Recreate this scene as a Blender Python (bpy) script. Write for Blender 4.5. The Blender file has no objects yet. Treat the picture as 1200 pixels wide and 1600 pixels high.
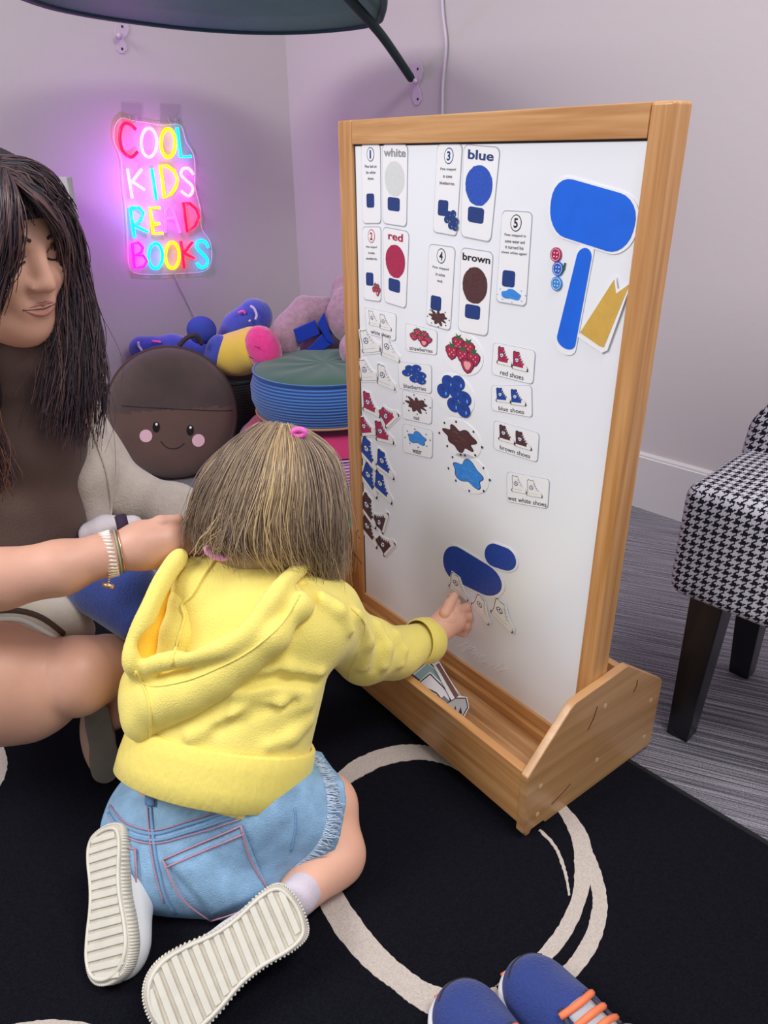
import bpy, bmesh, math, random
import numpy as np
from mathutils import Vector, Matrix, noise as mnoise

random.seed(7)
rng = np.random.default_rng(7)
sc = bpy.context.scene
COL = sc.collection

# ------------------------------------------------------------------ camera
FPX, CAMZ = 1160.0, 0.9
PITCH = math.radians(26.0)
ROLL = -math.atan2(27, 2370)
_f = np.array([0, math.cos(PITCH), -math.sin(PITCH)])
_r0 = np.array([1.0, 0, 0]); _u0 = np.cross(_r0, _f)
_c, _s = math.cos(ROLL), math.sin(ROLL)
CR, CU, CF = _c*_r0 + _s*_u0, _c*_u0 - _s*_r0, _f
CPOS = np.array([0, 0, CAMZ])
cam_data = bpy.data.cameras.new('camera'); cam = bpy.data.objects.new('camera', cam_data); COL.objects.link(cam)
cam_data.sensor_fit = 'VERTICAL'; cam_data.sensor_height = 36.0; cam_data.lens = FPX/1600*36.0
cam_data.clip_start = 0.02
m = Matrix(((CR[0], CU[0], -CF[0], 0), (CR[1], CU[1], -CF[1], 0), (CR[2], CU[2], -CF[2], CAMZ), (0, 0, 0, 1)))
cam.matrix_world = m
sc.camera = cam

# ------------------------------------------------------------------ world, lights, exposure
sc.view_settings.view_transform = 'Standard'; sc.view_settings.look = 'None'
sc.view_settings.gamma = 1; sc.view_settings.use_curve_mapping = False
sc.view_settings.exposure = 0.0
w = bpy.data.worlds.new('world'); sc.world = w; w.use_nodes = True
w.node_tree.nodes['Background'].inputs[0].default_value = (0.93, 0.93, 1.0, 1)
w.node_tree.nodes['Background'].inputs[1].default_value = 0.58
def area_light(name, loc, target, size, power, col=(1, 1, 1), sy=None):
    l = bpy.data.lights.new(name, 'AREA'); l.energy = power; l.color = col
    l.shape = 'RECTANGLE'; l.size = size; l.size_y = sy or size
    o = bpy.data.objects.new(name, l); COL.objects.link(o); o.location = loc
    o.rotation_euler = (Vector(target)-Vector(loc)).to_track_quat('-Z', 'Y').to_euler()
    return o
area_light('ceiling_panel_light', (0.9, 0.3, 2.3), (0.6, 0.9, 0), 1.2, 30, (1, .98, .97), 0.6)
area_light('ceiling_panel_light', (-1.75, 0.35, 2.0), (0.1, 1.0, .5), 1.2, 36, (1, .98, .98), 0.7)

# ------------------------------------------------------------------ pixel <-> world helpers (true 3D points on known surfaces)
def ray(px, py): return CF + CR*(px-600)/FPX - CU*(py-800)/FPX
def at_z(px, py, z=0.0):
    d = ray(px, py); return CPOS + d*((z-CAMZ)/d[2])
def at_y(px, py, y):
    d = ray(px, py); return CPOS + d*(y/d[1])
def at_plane(px, py, p0, nn):
    d = ray(px, py); return CPOS + d*(np.dot(p0-CPOS, nn)/np.dot(d, nn))
def depth(p): return float(np.dot(np.asarray(p)-CPOS, CF))
def J(px, py, y, rpx):
    """joint: world point at world depth y, radius from its apparent pixels"""
    p = at_y(px, py, y); return (p, rpx*depth(p)/FPX)

# ------------------------------------------------------------------ materials
def s2l(c):
    if isinstance(c, str):
        c = [int(c[i:i+2], 16)/255 for i in (0, 2, 4)]
    return tuple((x/12.92 if x <= .04045 else ((x+.055)/1.055)**2.4) for x in c)
MATS = {}
def mat(name, color, rough=.6, bump=0, bscale=200, var=0, vscale=30, spec=.4, metal=0, emit=None, estr=0,
        trans=0, alpha=1, sheen=0, coat=0, stretch=None, sss=0):
    if name in MATS: return MATS[name]
    mt = bpy.data.materials.new(name); mt.use_nodes = True; MATS[name] = mt
    nt = mt.node_tree; b = nt.nodes['Principled BSDF']
    c = s2l(color)
    b.inputs['Base Color'].default_value = (*c, 1); b.inputs['Roughness'].default_value = rough
    b.inputs['Specular IOR Level'].default_value = spec; b.inputs['Metallic'].default_value = metal
    if trans: b.inputs['Transmission Weight'].default_value = trans
    if alpha < 1: b.inputs['Alpha'].default_value = alpha
    if sheen: b.inputs['Sheen Weight'].default_value = sheen; b.inputs['Sheen Roughness'].default_value = .5
    if coat: b.inputs['Coat Weight'].default_value = coat; b.inputs['Coat Roughness'].default_value = .15
    if sss:
        b.inputs['Subsurface Weight'].default_value = sss
        b.inputs['Subsurface Radius'].default_value = (.012, .004, .002); b.inputs['Subsurface Scale'].default_value = .6
    if emit: b.inputs['Emission Color'].default_value = (*s2l(emit), 1); b.inputs['Emission Strength'].default_value = estr
    tc = nt.nodes.new('ShaderNodeTexCoord'); vec = tc.outputs['Object']
    if stretch:
        mp = nt.nodes.new('ShaderNodeMapping'); mp.inputs['Scale'].default_value = stretch
        nt.links.new(vec, mp.inputs[0]); vec = mp.outputs[0]
    if var:
        n = nt.nodes.new('ShaderNodeTexNoise'); n.inputs['Scale'].default_value = vscale; n.inputs['Detail'].default_value = 4
        nt.links.new(vec, n.inputs['Vector'])
        cr = nt.nodes.new('ShaderNodeValToRGB'); cr.color_ramp.elements[0].position = .3; cr.color_ramp.elements[1].position = .7
        cr.color_ramp.elements[0].color = (*[x*(1-var) for x in c], 1)
        cr.color_ramp.elements[1].color = (*[min(1, x*(1+var)) for x in c], 1)
        nt.links.new(n.outputs[0], cr.inputs[0]); nt.links.new(cr.outputs[0], b.inputs['Base Color'])
    if bump:
        n = nt.nodes.new('ShaderNodeTexNoise'); n.inputs['Scale'].default_value = bscale; n.inputs['Detail'].default_value = 3
        nt.links.new(vec, n.inputs['Vector'])
        bp_ = nt.nodes.new('ShaderNodeBump'); bp_.inputs['Strength'].default_value = bump; bp_.inputs['Distance'].default_value = .002
        nt.links.new(n.outputs[0], bp_.inputs['Height']); nt.links.new(bp_.outputs[0], b.inputs['Normal'])
    return mt

def wood(name, c0, c1, scale=(6, 6, 60), rough=.35, bands=8, coat=.3, rot=0):
    if name in MATS: return MATS[name]
    mt = bpy.data.materials.new(name); mt.use_nodes = True; MATS[name] = mt
    nt = mt.node_tree; b = nt.nodes['Principled BSDF']
    tc = nt.nodes.new('ShaderNodeTexCoord'); mp = nt.nodes.new('ShaderNodeMapping'); mp.inputs['Scale'].default_value = scale
    mr = nt.nodes.new('ShaderNodeMapping'); mr.inputs['Rotation'].default_value = (0, 0, -rot)
    nt.links.new(tc.outputs['Object'], mr.inputs[0]); nt.links.new(mr.outputs[0], mp.inputs[0])
    n = nt.nodes.new('ShaderNodeTexNoise'); n.inputs['Scale'].default_value = bands; n.inputs['Detail'].default_value = 6
    n.inputs['Distortion'].default_value = .6
    nt.links.new(mp.outputs[0], n.inputs['Vector'])
    cr = nt.nodes.new('ShaderNodeValToRGB'); e = cr.color_ramp.elements
    e[0].position = .3; e[0].color = (*s2l(c0), 1); e[1].position = .68; e[1].color = (*s2l(c1), 1)
    nt.links.new(n.outputs[0], cr.inputs[0]); nt.links.new(cr.outputs[0], b.inputs['Base Color'])
    b.inputs['Roughness'].default_value = rough; b.inputs['Coat Weight'].default_value = coat
    b.inputs['Coat Roughness'].default_value = .2
    return mt

# ------------------------------------------------------------------ objects
def link(name, me, parent=None, mats=None, smooth=False):
    o = bpy.data.objects.new(name, me); COL.objects.link(o)
    if mats:
        for q in (mats if isinstance(mats, (list, tuple)) else [mats]): me.materials.append(q)
    if smooth:
        for p in me.polygons: p.use_smooth = True
    if parent is not None:
        o.parent = parent
        o.matrix_parent_inverse = Matrix.Translation(-parent.location) if not parent.rotation_euler[2] else parent.matrix_basis.inverted()
    return o
def tag(o, label=None, cat=None, group=None, kind=None):
    if label: o['label'] = label
    if cat: o['category'] = cat
    if group: o['group'] = group
    if kind: o['kind'] = kind
    return o
def thing(name, label, cat, loc=(0, 0, 0), group=None):
    o = bpy.data.objects.new(name, None); COL.objects.link(o); o.location = tuple(float(v) for v in loc)
    o.empty_display_size = .05
    return tag(o, label, cat, group)
def me_from(verts, faces, name='mesh', mi=None):
    me = bpy.data.meshes.new(name)
    me.from_pydata([tuple(map(float, v)) for v in verts], [], [list(map(int, f)) for f in faces])
    if mi is not None: me.polygons.foreach_set('material_index', mi)
    me.update(); return me
class MB:
    """collects polygons with material slots, in world space"""
    def __init__(s): s.v = []; s.f = []; s.m = []
    def add(s, v, f, mi=0):
        k = len(s.v); s.v += [tuple(map(float, p)) for p in v]; s.f += [[i+k for i in q] for q in f]; s.m += [mi]*len(f)
    def box(s, o, ax, ay, az, mi=0):
        """box from corner o with edge vectors"""
        o, ax, ay, az = [np.asarray(q, float) for q in (o, ax, ay, az)]
        v = [o+ax*i+ay*j+az*k for k in (0, 1) for j in (0, 1) for i in (0, 1)]
        s.add(v, [(0, 2, 3, 1), (4, 5, 7, 6), (0, 1, 5, 4), (2, 6, 7, 3), (0, 4, 6, 2), (1, 3, 7, 5)], mi)
    def prism(s, pts, d, mi=0, side=None):
        """closed polygon of 3D pts extruded by vector d"""
        pts = [np.asarray(p, float) for p in pts]; d = np.asarray(d, float); n = len(pts)
        s.add(pts+[p+d for p in pts], [list(range(n))[::-1], list(range(n, 2*n))], mi)
        k = len(s.v)-2*n
        for i in range(n):
            j = (i+1) % n; s.f.append([k+i, k+j, k+n+j, k+n+i]); s.m.append(mi if side is None else side)
    def tube(s, pts, r, seg=8, mi=0, cap=True, closed=False):
        pts = [np.asarray(p, float) for p in pts]; n = len(pts)
        rs = r if isinstance(r, (list, tuple, np.ndarray)) else [r]*n
        T = []
        for i in range(n):
            if closed: t = pts[(i+1) % n]-pts[i-1]
            else: t = pts[min(i+1, n-1)]-pts[max(i-1, 0)]
            T.append(t/(np.linalg.norm(t)+1e-12))
        a = np.array([0, 0, 1.]) if abs(T[0][2]) < .9 else np.array([1., 0, 0])
        N = np.cross(T[0], a); N /= np.linalg.norm(N); V = []
        for i in range(n):
            N = N-T[i]*np.dot(N, T[i]); N /= np.linalg.norm(N)+1e-12; B = np.cross(T[i], N)
            for k in range(seg):
                an = 2*math.pi*k/seg; V.append(pts[i]+rs[i]*(math.cos(an)*N+math.sin(an)*B))
        F = []
        for i in range(n if closed else n-1):
            j = (i+1) % n
            for k in range(seg):
                l = (k+1) % seg; F.append((i*seg+k, i*seg+l, j*seg+l, j*seg+k))
        if cap and not closed: F += [tuple(range(seg))[::-1], tuple((n-1)*seg+k for k in range(seg))]
        s.add(V, F, mi)
    def build(s, name, mats, parent=None, smooth=False, bevel=0, bseg=2):
        me = me_from(s.v, s.f, name, s.m)
        bm = bmesh.new(); bm.from_mesh(me); bmesh.ops.recalc_face_normals(bm, faces=bm.faces)
        bm.to_mesh(me); bm.free()
        o = link(name, me, parent, mats, smooth)
        if bevel:
            md = o.modifiers.new('bevel', 'BEVEL'); md.width = bevel; md.segments = bseg; md.limit_method = 'ANGLE'
            for p in me.polygons: p.use_smooth = True
            o.modifiers.new('wn', 'WEIGHTED_NORMAL')
        return o
def catmull(pts, k=6, closed=False):
    P = [np.asarray(p, float) for p in pts]; n = len(P); out = []
    for i in range(n if closed else n-1):
        if closed: a, b, c, d = P[i-1], P[i], P[(i+1) % n], P[(i+2) % n]
        else: a, b, c, d = P[max(i-1, 0)], P[i], P[i+1], P[min(i+2, n-1)]
        for q in range(k):
            t = q/k
            out.append(.5*((2*b)+(-a+c)*t+(2*a-5*b+4*c-d)*t*t+(-a+3*b-3*c+d)*t**3))
    if not closed: out.append(P[-1])
    return out

# ------------------------------------------------------------------ sculpting: signed-distance solids -> one continuous mesh
def cap(a, b, ra, rb, sq=None): return ('cap', np.asarray(a, float), np.asarray(b, float), ra, rb)
def chain(js): return [cap(js[i][0], js[i+1][0], js[i][1], js[i+1][1]) for i in range(len(js)-1)]
def ell(c, r, rot=None):
    """ellipsoid: centre, radii, rot = 3x3 whose columns are its axes"""
    return ('ell', np.asarray(c, float), np.asarray(r, float), np.eye(3) if rot is None else np.asarray(rot, float))
def rbox(c, h, rd, rot=None): return ('box', np.asarray(c, float), np.asarray(h, float), rd, np.eye(3) if rot is None else np.asarray(rot, float))
def axes(x, zhint=(0, 0, 1)):
    x = np.asarray(x, float); x = x/np.linalg.norm(x); z = np.asarray(zhint, float)
    y = np.cross(z, x); y /= np.linalg.norm(y); z = np.cross(x, y); return np.stack([x, y, z], 1)
def _dist(p, X):
    if p[0] == 'cap':
        a, b, ra, rb = p[1:]; ba = b-a; L = ba@ba+1e-12
        t = np.clip(((X-a)@ba)/L, 0, 1); d = np.linalg.norm(X-a-t[..., None]*ba, axis=-1); return d-(ra+(rb-ra)*t)
    if p[0] == 'ell':
        c, r, R = p[1:]; q = (X-c)@R; k0 = np.linalg.norm(q/r, axis=-1); k1 = np.linalg.norm(q/(r*r), axis=-1)
        return k0*(k0-1)/(k1+1e-9)
    if p[0] == 'box':
        c, h, rd, R = p[1:]; q = np.abs((X-c)@R)-(h-rd)
        return np.linalg.norm(np.maximum(q, 0), axis=-1)+np.minimum(q.max(-1), 0)-rd
    if p[0] == 'fn': return p[3](X)
def _bb(p):
    if p[0] == 'cap':
        a, b, ra, rb = p[1:]; r = max(ra, rb); return np.minimum(a, b)-r, np.maximum(a, b)+r
    if p[0] == 'ell': r = p[2].max(); return p[1]-r, p[1]+r
    if p[0] == 'box': r = np.linalg.norm(p[2]); return p[1]-r, p[1]+r
    if p[0] == 'fn': return np.asarray(p[1], float), np.asarray(p[2], float)
def sculpt(ops, res=.004, k=.01, warp=None):
    """ops: list of (prim, mode, k) or prim; mode '+', '-' ; returns verts, faces (quads)"""
    O = [(o if isinstance(o[0], tuple) else (o, '+', k)) for o in ops]
    O = [(o[0], o[1], o[2] if len(o) > 2 else k) for o in O]
    lo = np.min([_bb(o[0])[0] for o in O if o[1] == '+'], 0)-4*res-.004
    hi = np.max([_bb(o[0])[1] for o in O if o[1] == '+'], 0)+4*res+.004
    n = np.ceil((hi-lo)/res).astype(int)+1
    D = np.full(tuple(n), .5, np.float32)
    ax = [lo[i]+np.arange(n[i])*res for i in range(3)]
    for p, md, kk in O:
        a, b = _bb(p); g = kk+3*res
        i0 = np.clip(np.floor((a-g-lo)/res).astype(int), 0, n-1); i1 = np.clip(np.ceil((b+g-lo)/res).astype(int)+1, 1, n)
        if np.any(i1 <= i0): continue
        X = np.stack(np.meshgrid(*[ax[i][i0[i]:i1[i]] for i in range(3)], indexing='ij'), -1)
        d = _dist(p, X); sl = tuple(slice(i0[i], i1[i]) for i in range(3)); e = D[sl]
        if md == '+':
            h = np.maximum(kk-np.abs(d-e), 0)/max(kk, 1e-9); D[sl] = np.minimum(d, e)-h*h*kk*.25
        elif md == '-':
            h = np.maximum(kk-np.abs(-d-e), 0)/max(kk, 1e-9); D[sl] = np.maximum(-d, e)+h*h*kk*.25
        elif md == '&':
            F_ = np.full(D.shape, .5, np.float32); F_[sl] = d; D = np.maximum(D, F_)
    if warp is not None:
        idx = np.argwhere(np.abs(D) < .03)
        P = lo+idx*res
        D[idx[:, 0], idx[:, 1], idx[:, 2]] += warp(P).astype(np.float32)
    return nets(D, lo, res)
def nets(D, lo, res):
    S = D < 0; nx, ny, nz = D.shape
    c = [(i, j, k) for i in (0, 1) for j in (0, 1) for k in (0, 1)]
    cnt = sum(S[i:nx-1+i, j:ny-1+j, k:nz-1+k].astype(np.int8) for i, j, k in c)
    act = (cnt > 0) & (cnt < 8); cells = np.argwhere(act)
    idm = np.full(act.shape, -1, np.int64); idm[tuple(cells.T)] = np.arange(len(cells))
    acc = np.zeros((len(cells), 3)); num = np.zeros(len(cells))
    E = [(p, q) for p in c for q in c if p < q and sum(abs(a-b) for a, b in zip(p, q)) == 1]
    for p, q in E:
        dp = D[cells[:, 0]+p[0], cells[:, 1]+p[1], cells[:, 2]+p[2]]; dq = D[cells[:, 0]+q[0], cells[:, 1]+q[1], cells[:, 2]+q[2]]
        ms = (dp < 0) != (dq < 0); t = np.where(ms, dp/np.where(ms, dp-dq, 1), 0)
        for a in range(3): acc[:, a] += np.where(ms, p[a]+t*(q[a]-p[a]), 0)
        num += ms
    V = lo+(cells+acc/num[:, None])*res
    F = []
    for a in range(3):
        b, d = (a+1) % 3, (a+2) % 3
        s0 = [slice(None)]*3; s1 = [slice(None)]*3; s0[a] = slice(0, -1); s1[a] = slice(1, None)
        A_, B_ = S[tuple(s0)], S[tuple(s1)]; ch = np.argwhere(A_ != B_)
        ok = (ch[:, b] > 0) & (ch[:, d] > 0) & (ch[:, b] < D.shape[b]-1) & (ch[:, d] < D.shape[d]-1); ch = ch[ok]
        fl = A_[tuple(ch.T)]
        def cid(db, dd):
            q = ch.copy(); q[:, b] -= db; q[:, d] -= dd; return idm[tuple(q.T)]
        Q = np.stack([cid(0, 0), cid(1, 0), cid(1, 1), cid(0, 1)], 1)
        Q[~fl] = Q[~fl][:, ::-1]; F.append(Q)
    F = np.concatenate(F)
    return V, F
def relax(V, F, it=2, lam=.5):
    for _ in range(it):
        s = np.zeros_like(V); c_ = np.zeros(len(V))
        for a, b in ((0, 1), (1, 2), (2, 3), (3, 0)):
            np.add.at(s, F[:, a], V[F[:, b]]); np.add.at(s, F[:, b], V[F[:, a]])
            np.add.at(c_, F[:, a], 1); np.add.at(c_, F[:, b], 1)
        V = V+lam*(s/c_[:, None]-V)
    return V
def vnormals(V, F):
    N = np.zeros_like(V); fn = np.cross(V[F[:, 2]]-V[F[:, 0]], V[F[:, 3]]-V[F[:, 1]])
    for a in range(4): np.add.at(N, F[:, a], fn)
    return N/(np.linalg.norm(N, axis=1)[:, None]+1e-12)
def sculpt_obj(name, ops, mats, parent=None, res=.004, k=.01, it=2, warp=None, post=None, mi=None, sub=0):
    V, F = sculpt(ops, res, k, warp); V = relax(V, F, it)
    if post is not None: V = post(V, vnormals(V, F))
    me = bpy.data.meshes.new(name); me.from_pydata(V, [], F.tolist()); me.update()
    if mi is not None:
        cen = V[F].mean(1); me.polygons.foreach_set('material_index', mi(cen).astype(np.int32))
    o = link(name, me, parent, mats, True)
    if sub: q = o.modifiers.new('sub', 'SUBSURF'); q.levels = sub; q.render_levels = sub
    return o
def fbm(P, sc_, oct_=3):
    """cheap smooth pseudo-noise field from summed rotated sines, range about -1..1"""
    out = np.zeros(len(P)); a = 1.; t = 0
    rs = np.random.RandomState(3)
    for o in range(oct_):
        for _ in range(4):
            d = rs.normal(size=3); d /= np.linalg.norm(d); ph = rs.rand()*6.28
            out += a*np.sin((P@d)*sc_*(2**o)*(.8+.4*rs.rand())+ph)
        t += a*2.2; a *= .5
    return out/t
# ------------------------------------------------------------------ layout of the place
RH = .007
EA = at_z(815, 1312, RH)                                 # near front corner of the easel base, standing on the rug
eu = np.array([0.796, 0.606, 0.0]); eu /= np.linalg.norm(eu)   # depth direction of the easel (away from the pupil side)
en = np.array([-eu[1], eu[0], 0.0])                      # width direction, to the picture's left
Zv = np.array([0, 0, 1.0])
COR = np.array([-.313, 2.937, 0])
wr = np.array([.69, -.72, 0]); wr /= np.linalg.norm(wr)  # along right wall, away from the corner
wl = np.array([-wr[1], wr[0], 0])*-1                     # along left wall, away from the corner
nr = -(-wl)                                              # inward normal of right wall
nl = wr                                                  # inward normal of left wall

wallm = mat('wall_paint', 'c6bdc0', .75, bump=.25, bscale=60, spec=.2)
basem = mat('baseboard_paint', 'cfcacc', .45, bump=.05)
def wall(name, d, inn, length, hgt=2.4):
    b = MB(); b.box(COR - d*.1, d*(length+.1), -inn*.1, Zv*hgt); o = b.build(name, wallm); tag(o, kind='structure'); return o
wall('wall_left', wl, nl, 3.2)
wall('wall_right', wr, nr, 4.0)
def base(name, d, inn, length):
    b = MB(); h = .158
    prof = [(0, 0), (.013, 0), (.013, h-.012), (.009, h-.010), (.009, h-.006), (.005, h), (0, h)]
    b.prism([COR+inn*x+Zv*z+inn*.0005 for x, z in prof], d*length)
    o = b.build(name, basem); tag(o, kind='structure'); return o
base('baseboard_left', wl, nl, 3.2); base('baseboard_right', wr, nr, 4.0)

# carpet floor: ribbed grey loop pile
def carpet_mat():
    mt = bpy.data.materials.new('ribbed_carpet'); mt.use_nodes = True; nt = mt.node_tree; b = nt.nodes['Principled BSDF']
    tc = nt.nodes.new('ShaderNodeTexCoord'); mp = nt.nodes.new('ShaderNodeMapping')
    mp.inputs['Rotation'].default_value = (0, 0, math.radians(22))
    nt.links.new(tc.outputs['Object'], mp.inputs[0])
    s2 = nt.nodes.new('ShaderNodeMapping'); s2.inputs['Scale'].default_value = (3, 300, 1); nt.links.new(mp.outputs[0], s2.inputs[0])
    n = nt.nodes.new('ShaderNodeTexNoise'); n.inputs['Scale'].default_value = 1; n.inputs['Detail'].default_value = 3; nt.links.new(s2.outputs[0], n.inputs['Vector'])
    n2 = nt.nodes.new('ShaderNodeTexNoise'); n2.inputs['Scale'].default_value = 420; nt.links.new(mp.outputs[0], n2.inputs['Vector'])
    ad = nt.nodes.new('ShaderNodeMath'); ad.operation = 'MULTIPLY_ADD'; ad.inputs[1].default_value = .45
    nt.links.new(n2.outputs[0], ad.inputs[0]); nt.links.new(n.outputs[0], ad.inputs[2])
    cr = nt.nodes.new('ShaderNodeValToRGB'); e = cr.color_ramp.elements
    e[0].position = .5; e[0].color = (*s2l('45434b'), 1); e[1].position = .92; e[1].color = (*s2l('aaa5ae'), 1)
    x = e.new(.68); x.color = (*s2l('6a6770'), 1)
    nt.links.new(ad.outputs[0], cr.inputs[0]); nt.links.new(cr.outputs[0], b.inputs['Base Color'])
    b.inputs['Roughness'].default_value = .95; b.inputs['Specular IOR Level'].default_value = .1
    bm_ = nt.nodes.new('ShaderNodeBump'); bm_.inputs['Strength'].default_value = .6; bm_.inputs['Distance'].default_value = .003
    nt.links.new(ad.outputs[0], bm_.inputs['Height']); nt.links.new(bm_.outputs[0], b.inputs['Normal'])
    return mt
b = MB(); b.box((-3, -1.2, -.05), (6.5, 0, 0), (0, 5, 0), (0, 0, .05)); tag(b.build('floor', carpet_mat()), kind='structure')

# ------------------------------------------------------------------ black rug with cream scribbled rings
r0 = at_z(985, 1190, RH); r1 = at_z(1200, 1318, RH); rd = (r1-r0)/np.linalg.norm(r1-r0); rp = np.array([-rd[1], rd[0], 0])
if rp[1] < 0: rp = -rp
# rug corner: its far side runs from behind the easel to the left
rd2 = -np.cross(np.array([0, 0, 1.]), rd); 
c0 = r0 - rd*1.0
left = np.array([-rd[1], rd[0], 0]);  left = left if left[0] < 0 else -left
corners = [c0, c0+left*2.4, c0+left*2.4+rd*2.6, c0+rd*2.6]
rugm = mat('rug_black_pile', '17171e', .95, bump=.9, bscale=900, var=.35, vscale=500, spec=.04)
rugw = mat('rug_cream_pile', 'cfc3ba', .95, bump=.9, bscale=900, var=.12, vscale=400, spec=.08)
b = MB()
b.prism([np.array([p[0], p[1], .0005]) for p in corners], (0, 0, RH-.0005))
def floor_ribbon(cl, wd, mi=1, zoff=0.0, k=10, closed=False):
    """a band of cream pile following pixel-traced centre line laid on the rug; wd = widths in px at every point"""
    pts = catmull([np.array([p[0], p[1], wd[i]]) for i, p in enumerate(cl)], k, closed)
    L, R_ = [], []
    n = len(pts)
    for i, p in enumerate(pts):
        q = pts[(i+1) % n] if (closed or i < n-1) else p; o = pts[i-1] if (closed or i > 0) else p
        t = (q-o)[:2]; t = t/(np.linalg.norm(t)+1e-9); nn = np.array([-t[1], t[0]])
        j1 = random.uniform(-.8, .8); j2 = random.uniform(-.8, .8)
        L.append(at_z(*(p[:2]+nn*(p[2]/2+j1)), RH+zoff)); R_.append(at_z(*(p[:2]-nn*(p[2]/2+j2)), RH+zoff))
    up = np.array([0, 0, .0012])
    for i in range(n if closed else n-1):
        j = (i+1) % n
        b.add([L[i]+up, L[j]+up, R_[j]+up, R_[i]+up, L[i], L[j], R_[j], R_[i]], [(0, 1, 2, 3), (0, 4, 5, 1), (3, 2, 6, 7)], mi)
# big ring in front of the pupil
floor_ribbon([(510, 1250), (530, 1224), (556, 1203), (600, 1183), (650, 1176), (690, 1184), (740, 1212)], [16, 22, 28, 26, 24, 17, 5])
floor_ribbon([(488, 1290), (492, 1335), (508, 1385), (537, 1438), (580, 1492), (625, 1530), (668, 1554), (720, 1564), (760, 1560), (800, 1540)], [14, 26, 36, 44, 42, 38, 32, 28, 24, 20])
floor_ribbon([(600, 1524), (636, 1556), (672, 1580), (704, 1602)], [10, 14, 13, 8], zoff=.0003)
floor_ribbon([(872, 1255), (902, 1300), (912, 1345), (906, 1398), (886, 1448), (853, 1492), (812, 1528), (780, 1550)], [14, 24, 30, 24, 24, 24, 24, 22])
floor_ribbon([(915, 1325), (932, 1375), (937, 1420), (926, 1465), (900, 1508), (860, 1543), (800, 1575), (740, 1580)], [16, 20, 24, 26, 26, 24, 20, 12], zoff=.0003)
floor_ribbon([(843, 1297), (868, 1325), (882, 1360), (890, 1400)], [4, 5, 5, 3])
# ring parts cut off by the left side and bottom of the photo
floor_ribbon([(-40, 1145), (-10, 1160), (3, 1185), (0, 1215), (-30, 1260)], [14, 18, 16, 14, 10])
floor_ribbon([(20, 1606), (80, 1600), (150, 1610), (200, 1640)], [10, 12, 14, 12])
rug = b.build('area_rug', [rugm, rugw], None)
tag(rug, 'black area rug with cream brush-stroke rings under the easel and the child', 'rug')
b = MB()
hem = mat('rug_binding', '101014', .8, bump=.5, bscale=700)
for i in range(4):
    p, q = corners[i], corners[(i+1) % 4]
    b.tube([np.array([p[0], p[1], .005]), np.array([q[0], q[1], .005])], .0048, 8)
b.build('rug_edging', hem, rug)
# ------------------------------------------------------------------ wooden whiteboard easel
woodf = wood('easel_wood_frame', 'b47a42', 'd6a068', (22, 22, .8), .36, 5)
woodr = wood('easel_wood_rail', 'b67c45', 'd8a66e', (1, 14, 22), .36, 4, rot=math.atan2(en[1], en[0]))
woodp = wood('easel_ply', 'b08050', 'c99a69', (1, 12, 20), .4, 3, rot=math.atan2(eu[1], eu[0]))
def ep(s, t, z): return EA + eu*s + en*t + Zv*z          # easel coordinates: depth, width, height
TW, SD = .625, .310                                      # base width and depth
FS = .140                                                # front face of the frame
PT = .034                                                # frame depth
easel = thing('whiteboard_easel', 'wooden floor easel with a white magnetic board and a trough base', 'easel', ep(.155, .31, 0))
def side_panel(t0, t1):
    b = MB(); prof = [(0.006, .006), (0, .012), (0, .118), (.078, .196), (.088, .203), (.20, .211), (.208, .209), (.306, .137), (.31, .130), (.31, .004), (.30, 0), (.05, 0), (.045, .006), (.02, .006), (.016, 0), (.008, 0)]
    b.prism([ep(s, t0, z) for s, z in prof], en*(t1-t0))
    o = b.build('side_panel', woodp, easel, bevel=.0018)
    return o
sp = side_panel(0, .013); side_panel(TW-.013, TW)
# screw plugs on the near side panel
plug = mat('wood_plug', 'd8b58c', .4)
for s, z in [(.03, .03), (.03, .085), (.16, .055), (.16, .16), (.285, .03), (.285, .105)]:
    b = MB(); c = ep(s, -.0006, z)
    b.prism([c+eu*.004*math.cos(a)+Zv*.004*math.sin(a) for a in np.linspace(0, 2*math.pi, 12, endpoint=False)], en*.0012)
    b.build('screw_plug', plug, sp)
for (s0, z0, s1, z1) in [(.125, .135, .14, .17), (.23, .15, .235, .17), (.06, .03, .1, .045)]:
    b = MB(); b.tube([ep(s0, -.0003, z0), ep((s0+s1)/2+.003, -.0003, (z0+z1)/2), ep(s1, -.0003, z1)], .0008, 5)
    b.build('scratch', mat('scratch_brown', '5a3c22', .7), sp)
b = MB(); b.box(ep(0.002, .013, .022), en*(TW-.026), eu*.014, Zv*.098); b.build('front_panel', woodr, easel, bevel=.0015)
b = MB(); b.box(ep(SD-.016, .013, .022), en*(TW-.026), eu*.014, Zv*.098); b.build('back_panel', woodr, easel, bevel=.0015)
b = MB(); b.box(ep(.016, .013, .030), en*(TW-.026), eu*(SD-.032), Zv*.010)
b.build('trough_floor', wood('trough_floor_wood', 'a06d3f', 'd4a573', (1, 20, 10), .5, 5, rot=math.atan2(en[1], en[0])), easel)
TOP = .935
bm1 = MB(); bm1.box(ep(FS, .013, .04), en*.028, eu*PT, Zv*(TOP-.04)); bm1.build('post', woodf, easel, bevel=.004, bseg=3)
bm1 = MB(); bm1.box(ep(FS, TW-.013-.037, .04), en*.037, eu*PT, Zv*(TOP-.04)); bm1.build('post', woodf, easel, bevel=.003, bseg=3)
BL, BR, BB, BT = TW-.050, .041, .078, .901                # board opening
b = MB(); b.box(ep(FS+.001, BR, BT), en*(BL-BR), eu*(PT-.002), Zv*(TOP-BT)); b.build('top_rail', woodr, easel, bevel=.0012)
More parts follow.
